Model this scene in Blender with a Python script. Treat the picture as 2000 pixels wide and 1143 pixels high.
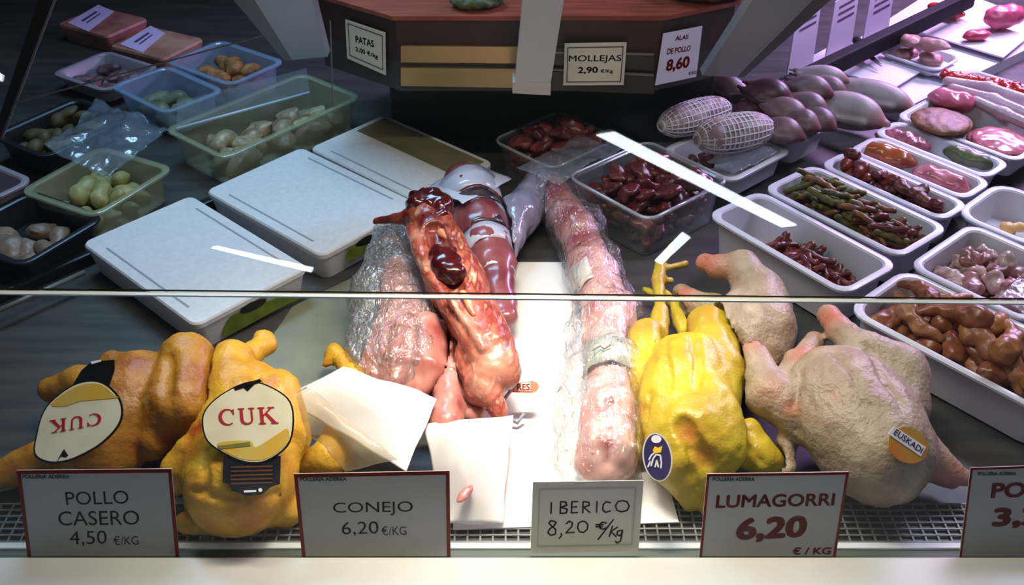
import bpy, bmesh, math, random
import numpy as np
from mathutils import Vector, Matrix, noise
random.seed(7)
S = bpy.context.scene
COL = S.collection
for o in list(bpy.data.objects): bpy.data.objects.remove(o, do_unlink=True)

# ------------------------------------------------------------------ camera
FPX, PITCH, H = 1950.0, math.radians(36.0), 1.04
cd = bpy.data.cameras.new('camera'); cam = bpy.data.objects.new('camera', cd); COL.objects.link(cam)
cd.sensor_fit = 'HORIZONTAL'; cd.sensor_width = 36; cd.lens = FPX/2000*36
cd.clip_start = 0.02
cam.location = (0, 0, H); cam.rotation_euler = (math.radians(90)-PITCH, 0, 0)
S.camera = cam
# ------------------------------------------------------------------ world, exposure
S.view_settings.view_transform = 'Standard'; S.view_settings.look = 'None'
S.view_settings.gamma = 1; S.view_settings.use_curve_mapping = False
S.view_settings.exposure = 0.0
w = bpy.data.worlds.new('hall'); S.world = w; w.use_nodes = True
w.node_tree.nodes['Background'].inputs[0].default_value = (0.55, 0.7, 1.0, 1)
w.node_tree.nodes['Background'].inputs[1].default_value = 0.16
def area(name, loc, target, sx, sy, power, col, spread=180):
    l = bpy.data.lights.new(name, 'AREA'); l.shape = 'RECTANGLE'; l.size = sx; l.size_y = sy
    l.energy = power; l.color = col; l.spread = math.radians(spread)
    o = bpy.data.objects.new(name, l); COL.objects.link(o); o.location = loc
    d = Vector(target)-Vector(loc); o.rotation_euler = d.to_track_quat('-Z', 'Y').to_euler(); return o
# warm lamp of the case over its front row, cool lamps of the hall over the back, pink meat lamp on the right counter
area('case_lamp', (0.04, 1.20, 0.95), (0.04, 1.06, 0.0), 0.30, 0.05, 2.2, (1, .90, .74), 70)
area('case_lamp', (0.0, 1.24, 0.98), (0.0, 1.12, 0.0), 1.1, 0.05, 4.3, (1, .90, .74), 130)
area('hall_lamp', (-0.6, 2.2, 1.35), (-0.4, 1.7, 0), 0.8, 0.3, 8.5, (.38, .68, 1.0), 130)
area('meat_lamp', (1.70, 3.0, 0.95), (1.3, 2.5, 0), 0.9, 0.2, 32.0, (.74, .46, 1.0), 140)
area('meat_lamp', (1.35, 2.0, 1.2), (0.8, 1.8, 0), 0.7, 0.2, 7.0, (.70, .70, 1.0), 120)

# ------------------------------------------------------------------ helpers: view rays (a pixel of the photograph -> a real point)
CP, SP = math.cos(PITCH), math.sin(PITCH)
CAM = Vector((0, 0, H))
def ray(u, v):
    a = (u-1000)/FPX; b = (571.5-v)/FPX
    return Vector((a, CP+b*SP, -SP+b*CP))
def P(u, v, z=0.0):
    d = ray(u, v); return CAM + d*((z-H)/d.z)
def PY(u, v, y):
    d = ray(u, v); return CAM + d*(y/d.y)
def PP(u, v, q, n):
    d = ray(u, v); return CAM + d*((Vector(q)-CAM).dot(n)/d.dot(n))
def mpx(p):                       # metres per photograph pixel at point p
    return (Vector(p)-CAM).dot(Vector((0, CP, -SP)))/FPX

def lin(c):
    return tuple(((x/255)/12.92 if x <= 10 else ((x/255+.055)/1.055)**2.4) for x in c)+(1,)
MATS = {}
def mat(name, c1, c2=None, c3=None, scale=30, rough=.5, bump=0, bscale=None, sss=0, metal=0, spec=.5, tint=None, tint2=None, detail=4, coat=0, emit=0, ramp=(.38, .62), stretch=None, dist=.002):
    if name in MATS: return MATS[name]
    m = bpy.data.materials.new(name); m.use_nodes = True; nt = m.node_tree; b = nt.nodes['Principled BSDF']
    MATS[name] = m
    b.inputs['Roughness'].default_value = rough; b.inputs['Metallic'].default_value = metal
    b.inputs['Specular IOR Level'].default_value = spec
    if coat: b.inputs['Coat Weight'].default_value = coat; b.inputs['Coat Roughness'].default_value = .12
    tc = nt.nodes.new('ShaderNodeTexCoord'); src = tc.outputs['Object']
    if stretch:
        mp = nt.nodes.new('ShaderNodeMapping'); mp.inputs['Scale'].default_value = stretch
        nt.links.new(src, mp.inputs['Vector']); src = mp.outputs['Vector']
    L1 = lin(c1); out = None
    if c2:
        n = nt.nodes.new('ShaderNodeTexNoise'); n.inputs['Scale'].default_value = scale; n.inputs['Detail'].default_value = detail
        nt.links.new(src, n.inputs['Vector'])
        oi = nt.nodes.new('ShaderNodeObjectInfo'); n.noise_dimensions = '4D'
        mu = nt.nodes.new('ShaderNodeMath'); mu.operation = 'MULTIPLY'; mu.inputs[1].default_value = 50
        nt.links.new(oi.outputs['Random'], mu.inputs[0]); nt.links.new(mu.outputs[0], n.inputs['W'])
        r = nt.nodes.new('ShaderNodeValToRGB'); r.color_ramp.elements[0].position = ramp[0]; r.color_ramp.elements[1].position = ramp[1]
        r.color_ramp.elements[0].color = L1; r.color_ramp.elements[1].color = lin(c2)
        if c3:
            e = r.color_ramp.elements.new(min(.98, ramp[1]+.12)); e.color = lin(c3)
        nt.links.new(n.outputs['Fac'], r.inputs['Fac']); out = r.outputs['Color']
    if tint:
        at = nt.nodes.new('ShaderNodeAttribute'); at.attribute_name = 'tint'
        mx = nt.nodes.new('ShaderNodeMix'); mx.data_type = 'RGBA'
        if out: nt.links.new(out, mx.inputs[6])
        else: mx.inputs[6].default_value = L1
        mx.inputs[7].default_value = lin(tint); nt.links.new(at.outputs['Fac'], mx.inputs[0]); out = mx.outputs[2]
    if tint2:
        at = nt.nodes.new('ShaderNodeAttribute'); at.attribute_name = 'tint2'
        mx = nt.nodes.new('ShaderNodeMix'); mx.data_type = 'RGBA'; nt.links.new(out, mx.inputs[6])
        mx.inputs[7].default_value = lin(tint2); nt.links.new(at.outputs['Fac'], mx.inputs[0]); out = mx.outputs[2]
    if out: nt.links.new(out, b.inputs['Base Color'])
    else: b.inputs['Base Color'].default_value = L1
    if sss:
        b.inputs['Subsurface Weight'].default_value = sss; b.inputs['Subsurface Radius'].default_value = (.006, .0025, .0015)
        b.inputs['Subsurface Scale'].default_value = 1.0
    if bump:
        bn = nt.nodes.new('ShaderNodeTexNoise'); bn.inputs['Scale'].default_value = bscale or scale*3; bn.inputs['Detail'].default_value = 3
        nt.links.new(src, bn.inputs['Vector'])
        bp = nt.nodes.new('ShaderNodeBump'); bp.inputs['Strength'].default_value = bump; bp.inputs['Distance'].default_value = dist
        nt.links.new(bn.outputs['Fac'], bp.inputs['Height']); nt.links.new(bp.outputs['Normal'], b.inputs['Normal'])
    if emit:
        b.inputs['Emission Color'].default_value = L1; b.inputs['Emission Strength'].default_value = emit
    return m
def film(name, col, alpha, rough=.08, bump=0, bscale=60, spec=.5, dist=.003, gloss=True, seed_stretch=None, crease=0, shine=0):
    """clear plastic or glass: part see-through, part glossy surface"""
    if name in MATS: return MATS[name]
    m = bpy.data.materials.new(name); m.use_nodes = True; nt = m.node_tree; b = nt.nodes['Principled BSDF']; MATS[name] = m
    b.inputs['Base Color'].default_value = lin(col); b.inputs['Roughness'].default_value = .35
    tr = nt.nodes.new('ShaderNodeBsdfTransparent'); mx = nt.nodes.new('ShaderNodeMixShader')
    mx.inputs[0].default_value = alpha
    nt.links.new(tr.outputs[0], mx.inputs[1]); nt.links.new(b.outputs[0], mx.inputs[2])
    if crease:      # whitish double folds of the film, wrinkle highlights painted in with them
        tc = nt.nodes.new('ShaderNodeTexCoord'); cn = nt.nodes.new('ShaderNodeTexNoise'); cn.noise_type = 'RIDGED_MULTIFRACTAL'
        cn.inputs['Scale'].default_value = bscale*.9; cn.inputs['Detail'].default_value = 3; cn.inputs['Distortion'].default_value = .8
        nt.links.new(tc.outputs['Object'], cn.inputs['Vector'])
        rm = nt.nodes.new('ShaderNodeMapRange'); rm.inputs[1].default_value = .42; rm.inputs[2].default_value = .85; rm.inputs[3].default_value = alpha; rm.inputs[4].default_value = alpha+crease
        nt.links.new(cn.outputs['Fac'], rm.inputs[0]); nt.links.new(rm.outputs[0], mx.inputs[0])
    gl = nt.nodes.new('ShaderNodeBsdfGlossy'); gl.inputs['Roughness'].default_value = rough
    fr = nt.nodes.new('ShaderNodeFresnel'); ge = nt.nodes.new('ShaderNodeNewGeometry'); io = nt.nodes.new('ShaderNodeMapRange')   # same mirroring on both faces of the sheet
    io.inputs[3].default_value = 1.5; io.inputs[4].default_value = 1/1.5
    nt.links.new(ge.outputs['Backfacing'], io.inputs[0]); nt.links.new(io.outputs[0], fr.inputs['IOR'])
    m2 = nt.nodes.new('ShaderNodeMixShader'); ad = nt.nodes.new('ShaderNodeMath'); ad.inputs[1].default_value = shine; ad.use_clamp = True
    nt.links.new(fr.outputs[0], ad.inputs[0]); nt.links.new(ad.outputs[0], m2.inputs[0])
    nt.links.new(mx.outputs[0], m2.inputs[1]); nt.links.new(gl.outputs[0], m2.inputs[2])
    o = nt.nodes['Material Output']; nt.links.new(m2.outputs[0], o.inputs['Surface'])
    if bump:
        tc = nt.nodes.new('ShaderNodeTexCoord'); bn = nt.nodes.new('ShaderNodeTexNoise'); bn.inputs['Scale'].default_value = bscale
        bn.inputs['Detail'].default_value = 3; bn.inputs['Distortion'].default_value = 1.2
        s = tc.outputs['Object']
        if seed_stretch:
            mp = nt.nodes.new('ShaderNodeMapping'); mp.inputs['Scale'].default_value = seed_stretch
            nt.links.new(s, mp.inputs['Vector']); s = mp.outputs['Vector']
        nt.links.new(s, bn.inputs['Vector'])
        bp = nt.nodes.new('ShaderNodeBump'); bp.inputs['Strength'].default_value = bump; bp.inputs['Distance'].default_value = dist
        nt.links.new(bn.outputs['Fac'], bp.inputs['Height'])
        for n in (b, gl, fr): nt.links.new(bp.outputs['Normal'], n.inputs['Normal'])
    return m

def tag(o, label=None, cat=None, group=None, kind=None):
    if label: o['label'] = label
    if cat: o['category'] = cat
    if group: o['group'] = group
    if kind: o['kind'] = kind
    return o
def link(name, me, m=None, parent=None, loc=(0, 0, 0), rot=(0, 0, 0), **k):
    o = bpy.data.objects.new(name, me); COL.objects.link(o)
    if parent: o.parent = parent
    o.location = loc; o.rotation_euler = rot
    if m and me is not None and not len(me.materials): me.materials.append(m)
    return tag(o, **k)
def empty(name, loc, label, cat, group=None):
    o = bpy.data.objects.new(name, None); o.empty_display_size = .02; COL.objects.link(o); o.location = loc
    return tag(o, label, cat, group)
def pyd(vs, fs, smooth=False):
    me = bpy.data.meshes.new('m'); me.from_pydata([tuple(v) for v in vs], [], fs); me.update()
    if smooth: me.shade_smooth()
    return me
def bmdone(bm, smooth=False, recalc=True):
    if recalc: bmesh.ops.recalc_face_normals(bm, faces=bm.faces)
    me = bpy.data.meshes.new('m'); bm.to_mesh(me); bm.free()
    if smooth: me.shade_smooth()
    return me
def box_bm(bm, c, s, bevel=0, M=None):
    r = bmesh.ops.create_cube(bm, size=1); vs = r['verts']
    for v in vs: v.co = Vector((v.co.x*s[0], v.co.y*s[1], v.co.z*s[2]))
    if bevel:
        es = list({e for v in vs for e in v.link_edges})
        rr = bmesh.ops.bevel(bm, geom=es, offset=bevel, segments=2, affect='EDGES', profile=.5)
        vs = list({v for f in rr['faces'] for v in f.verts} | {v for v in vs if v.is_valid})
    for v in vs:
        v.co = v.co+Vector(c)
        if M: v.co = M @ v.co
    return vs
def box(c, s, bevel=0, rz=0):
    bm = bmesh.new(); box_bm(bm, (0, 0, 0), s, bevel)
    R = Matrix.Rotation(rz, 3, 'Z')
    for v in bm.verts: v.co = R @ v.co + Vector(c)
    return bmdone(bm)
def prism(bottom, top):            # solid between two point loops
    n = len(bottom); vs = list(bottom)+list(top)
    fs = [tuple(range(n))[::-1], tuple(range(n, 2*n))]+[(i, (i+1) % n, n+(i+1) % n, n+i) for i in range(n)]
    bm = bmesh.new(); bv = [bm.verts.new(v) for v in vs]
    for f in fs: bm.faces.new([bv[i] for i in f])
    return bmdone(bm)
def slab(pts, n, t):               # flat sheet of thickness t with its face at pts
    n = Vector(n).normalized(); return prism([Vector(p)-n*t for p in pts], pts)
def tube_bm(bm, pts, r, seg=8):
    pts = [Vector(p) for p in pts]; rings = []; rr = r if isinstance(r, (list, tuple)) else [r]*len(pts)
    for i, p in enumerate(pts):
        d = (pts[min(i+1, len(pts)-1)]-pts[max(i-1, 0)]).normalized()
        a = d.orthogonal().normalized() if abs(d.z) > .9 else d.cross(Vector((0, 0, 1))).normalized(); b = d.cross(a)
        rings.append([bm.verts.new(p+(a*math.cos(2*math.pi*k/seg)+b*math.sin(2*math.pi*k/seg))*rr[i]) for k in range(seg)])
    for A, B in zip(rings, rings[1:]):
        for k in range(seg): bm.faces.new((A[k], A[(k+1) % seg], B[(k+1) % seg], B[k]))
    bm.faces.new(rings[0][::-1]); bm.faces.new(rings[-1])
def tube(pts, r, seg=8):
    bm = bmesh.new(); tube_bm(bm, pts, r, seg); return bmdone(bm, True)

# ------------------------------------------------------------------ organic solids: smooth union of tapered capsules and ellipsoids, meshed on a grid
class SDF:
    def __init__(s): s.ops = []
    def cone(s, a, b, ra, rb, k=.012, sub=False): s.ops.append(('c', np.array(a, float), np.array(b, float), ra, rb, k, sub)); return s
    def ell(s, c, r, x=(1, 0, 0), z=(0, 0, 1), k=.012, sub=False):
        X = Vector(x).normalized(); Z = Vector(z); Z = (Z-X*Z.dot(X)).normalized(); Y = Z.cross(X)
        s.ops.append(('e', np.array(c, float), np.array(r, float), np.array([X, Y, Z]), None, k, sub)); return s
    def minus(s, other, m=.005): s.press = getattr(s, 'press', [])+[(other, m)]; return s      # pressed against a neighbour
    def ev(s, p):
        d = None
        for t, a, b, c, e, k, sub in s.ops:
            if t == 'c':
                ba = b-a; h = np.clip(((p-a) @ ba)/max(ba @ ba, 1e-12), 0, 1)
                q = np.linalg.norm(p-a-h[..., None]*ba, axis=-1)-(c+(e-c)*h)
            else:
                l = (p-a) @ c.T; k0 = np.linalg.norm(l/b, axis=-1); k1 = np.linalg.norm(l/(b*b), axis=-1)
                q = k0*(k0-1)/np.maximum(k1, 1e-9)
            if d is None: d = q
            elif sub:
                h = np.clip(.5-.5*(d+q)/k, 0, 1); d = d+(-q-d)*h+k*h*(1-h)
            else:
                h = np.clip(.5+.5*(d-q)/k, 0, 1); d = d+(q-d)*h-k*h*(1-h)
        for o_, m_ in getattr(s, 'press', []): d = np.maximum(d, m_-o_.ev(p))
        return d
    def bounds(s):
        lo, hi = [], []
        for t, a, b, c, e, k, sub in s.ops:
            if sub: continue
            if t == 'c':
                lo += [a-c, b-e]; hi += [a+c, b+e]
            else:
                r = np.abs(c.T) @ b; lo.append(a-r); hi.append(a+r)
        return np.min(lo, 0)-.012, np.max(hi, 0)+.012
    def mesh(s, step=.005, origin=(0, 0, 0), bumps=None, tints=None, tints2=None, flat=None, smooth=True):
        lo, hi = s.bounds(); n = np.ceil((hi-lo)/step).astype(int)+1
        ax = [lo[i]+step*np.arange(n[i]) for i in range(3)]
        G = np.stack(np.meshgrid(*ax, indexing='ij'), -1); f = s.ev(G)
        ins = f < 0
        c = [ins[i:n[0]-1+i, j:n[1]-1+j, k:n[2]-1+k] for i in (0, 1) for j in (0, 1) for k in (0, 1)]
        cnt = sum(x.astype(int) for x in c); act = (cnt > 0) & (cnt < 8)
        idx = -np.ones(act.shape, int); idx[act] = np.arange(act.sum())
        v = lo+step*(np.argwhere(act)+.5)
        for it in range(4):
            e = 1e-4; d = s.ev(v)
            g = np.stack([s.ev(v+np.eye(3)[i]*e)-s.ev(v-np.eye(3)[i]*e) for i in range(3)], -1)/(2*e)
            gl = np.linalg.norm(g, axis=1, keepdims=True); g /= np.maximum(gl, 1e-6)
            v = v-g*np.clip(d, -step*.6, step*.6)[:, None]
        if bumps:
            dsp = np.zeros(len(v))
            for sc, am, *rg in bumps:
                if rg: dsp += np.array([.6-noise.ridged_multi_fractal(Vector(q*sc), 1.0, 2.1, 3, 1.0, 2.0)*.5 for q in v])*-am
                else: dsp += np.array([noise.noise(Vector(q*sc)) for q in v])*am
            v = v+g*dsp[:, None]
        if flat is not None: v[:, 2] = np.maximum(v[:, 2], flat)
        F = []
        for a in range(3):
            b, cc = (a+1) % 3, (a+2) % 3
            A = np.moveaxis(ins, (a, b, cc), (0, 1, 2)); I = np.moveaxis(idx, (a, b, cc), (0, 1, 2))
            ed = A[:-1, 1:-1, 1:-1] != A[1:, 1:-1, 1:-1]
            w_ = np.argwhere(ed)
            if not len(w_): continue
            i, j, k = w_[:, 0], w_[:, 1]+1, w_[:, 2]+1
            q = np.stack([I[i, j-1, k-1], I[i, j, k-1], I[i, j, k], I[i, j-1, k]], 1)
            fl = ~A[i, j, k]; q[fl] = q[fl][:, ::-1]; F.append(q)
        F = np.concatenate(F)
        me = bpy.data.meshes.new('m'); me.from_pydata((v-np.array(origin)).tolist(), [], F.tolist()); me.update()
        for nm, tt in (('tint', tints), ('tint2', tints2)):
            if tt is None: continue
            at = me.attributes.new(nm, 'FLOAT', 'POINT'); val = np.zeros(len(v))
            for p, r, wt in tt:
                val = np.maximum(val, wt*np.exp(-(np.linalg.norm(v-np.array(p), axis=1)/r)**2))
            at.data.foreach_set('value', val)
        if smooth: me.shade_smooth()
        return me
class Px(SDF):
    """same, with points given as (u, v, height[, radius in pixels])"""
    def C(s, A, B, k=.012, sub=False):
        a = P(*A[:3]); b = P(*B[:3]); return s.cone(a, b, A[3]*mpx(a), B[3]*mpx(b), k, sub)
    def path(s, pts, k=.012, sub=False):
        for A, B in zip(pts, pts[1:]): s.C(A, B, k, sub)
        return s
    def E(s, A, r, to=None, z=(0, 0, 1), k=.015, sub=False):   # r: pixels along, across, up;  to: (u,v,z) the long axis points at
        a = P(*A); m = mpx(a); x = (P(*to)-a) if to else Vector((1, 0, 0))
        return s.ell(a, [q*m for q in r], x, z, k, sub)
def tp(u, v, z, r, wt): return (u, v, r, wt)       # a coloured spot of the skin; onskin() finds where it sits on the body
def crease(f, line, rpx, k_=.006):                   # a fold pressed into the body along a line seen on its skin
    fine = [(A[0]+(B[0]-A[0])*k/6, A[1]+(B[1]-A[1])*k/6) for A, B in zip(line, line[1:]) for k in range(6)]+[line[-1]]
    q = [Vector(t[0]) for t in onskin(f, [(u, v, 1, 1) for u, v in fine])]
    for A, B in zip(q, q[1:]): f.cone(A, B, rpx*mpx(A), rpx*mpx(B), k_, True)
def onskin(f, spots):
    out = []
    for u, v, r, wt in spots:
        d = np.array(ray(u, v)); t = np.linspace(.75, 2.6, 900); pts = np.array(CAM)+t[:, None]*d; e = f.ev(pts); i = int(np.argmax(e < .001)) if (e < .001).any() else int(np.argmin(e))
        out.append((tuple(pts[i]), r*mpx(Vector(pts[i])), wt))
    return out

# ------------------------------------------------------------------ lettering and flat plates
TXT = {}
def text_verts(s, bold=0.0):
    key = (s, bold)
    if key not in TXT:
        cu = bpy.data.curves.new('t', 'FONT'); cu.body = s; cu.size = 1; cu.resolution_u = 4; cu.fill_mode = 'FRONT'
        o = bpy.data.objects.new('t', cu); COL.objects.link(o)
        me = bpy.data.meshes.new_from_object(o)
        vs = [v.co.copy() for v in me.vertices]; fs = [tuple(p.vertices) for p in me.polygons]
        if bold:                       # heavier strokes: the letters laid over themselves, a little shifted
            v0, f0_, n0 = vs, fs, len(vs); vs, fs = [], []
            for k in range(8):
                d = Vector((math.cos(k*math.pi/4), math.sin(k*math.pi/4), k*.004))*bold; vs += [v+d for v in v0]; fs += [tuple(i+k*n0 for i in f) for f in f0_]
        bpy.data.objects.remove(o); TXT[key] = (vs, fs)
    return TXT[key]
class Plane:
    """a flat surface standing in the scene: point q, normal n; pixels are looked up on it"""
    def __init__(s, q, n, up=(0, 0, 1)):
        s.q = Vector(q); s.n = Vector(n).normalized(); u = Vector(up)
        s.ey = (u-s.n*u.dot(s.n)).normalized(); s.ex = s.ey.cross(s.n).normalized()
    def at(s, u, v, off=0): return PP(u, v, s.q, s.n)+s.n*off
def quad_map(verts, c, off):       # bilinear map of a text's box onto four corners bl, br, tr, tl
    xs = [v.x for v in verts]; ys = [v.y for v in verts]
    x0, x1, y0, y1 = min(xs), max(xs), min(ys), max(ys); out = []
    for v in verts:
        a = (v.x-x0)/(x1-x0); b = (v.y-y0)/(y1-y0)
        out.append(c[0]*(1-a)*(1-b)+c[1]*a*(1-b)+c[2]*a*b+c[3]*(1-a)*b+off)
    return out
def write(pl, s, quad, m, parent, name='lettering', bold=0.0, off=.0003, label=None):
    """letters laid on plane pl; quad: pixel corners bl, br, tr, tl (or box u0,v0,u1,v1)"""
    if len(quad) == 4 and not isinstance(quad[0], tuple):
        u0, v0, u1, v1 = quad; quad = [(u0, v1), (u1, v1), (u1, v0), (u0, v0)]
    vs, fs = text_verts(s, bold)
    pts = quad_map(vs, [pl.at(*q) for q in quad], pl.n*off)
    b = Vector(parent.location)
    return link(name, pyd([p-b for p in pts], fs), m, parent, label=label)
def strokes(pl, polys, wpx, m, parent, name='lettering', off=.0003):
    vs, fs = [], []; b = Vector(parent.location)
    for poly in polys:
        p = [pl.at(*q, off) for q in poly]; wd = wpx*mpx(p[0])/2
        for A, B in zip(p, p[1:]):
            d = (B-A).normalized(); sd = pl.n.cross(d)*wd; i = len(vs)
            vs += [A-sd-b, B-sd-b, B+sd-b, A+sd-b]; fs.append((i, i+1, i+2, i+3))
        for A in p:
            i = len(vs); vs += [A-b+(pl.ex*math.cos(t)+pl.ey*math.sin(t))*wd for t in [k*math.pi/4 for k in range(8)]]
            fs.append(tuple(range(i, i+8)))
    return link(name, pyd(vs, fs), m, parent)
def plate(name, pl, pts, t, m, parent=None, off=0, **k):
    b = Vector(parent.location) if parent else Vector((0, 0, 0))
    return link(name, slab([pl.at(*q)+pl.n*off-b for q in pts], pl.n, t), m, parent, **k)
def ovalpx(cu, cv, ru, rv, n=28, rot=0):
    c, s = math.cos(math.radians(rot)), math.sin(math.radians(rot))
    return [(cu+ru*math.cos(t)*c-rv*math.sin(t)*s, cv+ru*math.cos(t)*s+rv*math.sin(t)*c) for t in [2*math.pi*k/n for k in range(n)]]
def smoothloop(pts, n=6):          # Catmull-Rom through a closed list of pixels
    o = []; L = len(pts)
    for i in range(L):
        p0, p1, p2, p3 = [pts[(i+j-1) % L] for j in range(4)]
        for k in range(n):
            t = k/n
            o.append(tuple(.5*((2*p1[c])+(-p0[c]+p2[c])*t+(2*p0[c]-5*p1[c]+4*p2[c]-p3[c])*t*t+(-p0[c]+3*p1[c]-3*p2[c]+p3[c])*t**3) for c in (0, 1)))
    return o

# ------------------------------------------------------------------ trays
class Rect: pass
def rect(q, z):
    """rectangle on the level z that best fits four pixel corners (first edge = long side)"""
    p = [P(u, v, z) for u, v in q]; r = Rect(); r.c = (p[0]+p[1]+p[2]+p[3])/4
    e = [p[(i+1) % 4]-p[i] for i in range(4)]
    ang = lambda v: complex(v.x, v.y)
    s = ang(e[0])-ang(e[2])+(ang(e[1])-ang(e[3]))*(-1j if (ang(e[1])/ang(e[0])).imag > 0 else 1j)
    r.yaw = math.atan2(s.imag, s.real); r.L = (e[0].length+e[2].length)/2; r.W = (e[1].length+e[3].length)/2; r.z = z
    return r
def rrect(L, W, rad, z, n=4):
    out = []; rad = min(rad, L/2-.001, W/2-.001)
    for cx, cy, a0 in ((1, 1, 0), (-1, 1, 90), (-1, -1, 180), (1, -1, 270)):
        for k in range(n+1):
            a = math.radians(a0+90*k/n); out.append(Vector((cx*(L/2-rad)+rad*math.cos(a), cy*(W/2-rad)+rad*math.sin(a), z)))
    return out
def loft(loops, cap=True):
    bm = bmesh.new(); R = [[bm.verts.new(v) for v in l] for l in loops]; n = len(R[0])
    for A, B in zip(R, R[1:]):
        for k in range(n): bm.faces.new((A[k], A[(k+1) % n], B[(k+1) % n], B[k]))
    if cap: bm.faces.new(R[0][::-1]); bm.faces.new(R[-1])
    bm.normal_update()
    me = bmdone(bm)
    return me
def tray(q, z, depth, m, label, *a, yaw=None, **k):
    return tray_(q, z, depth, m, label, *a, yaw=yaw, **k)
def tray_(q, z, depth, m, label, name='meat_tray', cat='tray', group=None, lip=.011, taper=.008, rad=.022, th=.003, zbase=None, inset=0.0015, yaw=None):
    r = rect(q, z); r.yaw = r.yaw if yaw is None else math.radians(yaw); L, W = r.L-2*inset, r.W-2*inset; b = z-depth
    me = loft([rrect(L-2*lip-2*taper, W-2*lip-2*taper, rad*.8, b), rrect(L-2*lip, W-2*lip, rad, z-.005), rrect(L, W, rad+lip*.6, z-.005),
               rrect(L, W, rad+lip*.6, z-.001), rrect(L-.003, W-.003, rad+lip*.6, z), rrect(L-2*lip, W-2*lip, rad, z), rrect(L-2*lip-2*th, W-2*lip-2*th, rad*.95, z-.003),
               rrect(L-2*lip-2*taper-2*th, W-2*lip-2*taper-2*th, rad*.75, b+th)])
    for v in me.vertices: v.co.z -= b
    me.shade_smooth(); me.set_sharp_from_angle(angle=math.radians(35))
    o = link(name, me, m, None, (r.c.x, r.c.y, b), (0, 0, r.yaw), label=label, cat=cat, group=group)
    r.obj = o; r.il = L-2*lip-2*taper-2*th; r.iw = W-2*lip-2*taper-2*th; r.floor = b+th; return r
def loc(r, a, b, z):               # a, b in -1..1 of the tray's inside
    c, s = math.cos(r.yaw), math.sin(r.yaw); x, y = a*r.il/2, b*r.iw/2
    return Vector((r.c.x+x*c-y*s, r.c.y+x*s+y*c, z))
def blob(size, seed, lumps=3, step=.004, bumps=((60, .002),), flatten=1):
    """one small irregular piece of meat about size long"""
    rn = random.Random(seed); f = SDF(); a = size*.3
    pts = [Vector((rn.uniform(-1, 1)*size*.32, rn.uniform(-1, 1)*size*.2, rn.uniform(-1, 1)*size*.12*flatten)) for _ in range(lumps)]
    for i, p in enumerate(pts):
        f.ell(p, [a*rn.uniform(.7, 1.2), a*rn.uniform(.6, 1), a*rn.uniform(.5, .8)*flatten], (rn.uniform(-1, 1), rn.uniform(-1, 1), rn.uniform(-.3, .3)), k=size*.15)
        if i: f.cone(pts[i-1], p, a*.5, a*.5, size*.15)
    return f.mesh(step, bumps=bumps)
def worm(length, rad, seed, step=.003):
    rn = random.Random(seed); f = SDF(); p = Vector((-length/2, 0, 0)); d = Vector((1, 0, 0))
    for i in range(4):
        q = p+d*length/4; f.cone(p, q, rad*rn.uniform(.7, 1.1), rad*rn.uniform(.7, 1.1), rad*.5); p = q
        d = (d+Vector((0, rn.uniform(-.6, .6), rn.uniform(-.3, .3)))).normalized()
    return f.mesh(step, bumps=((150, rad*.2),))
EXT = {}
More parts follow.
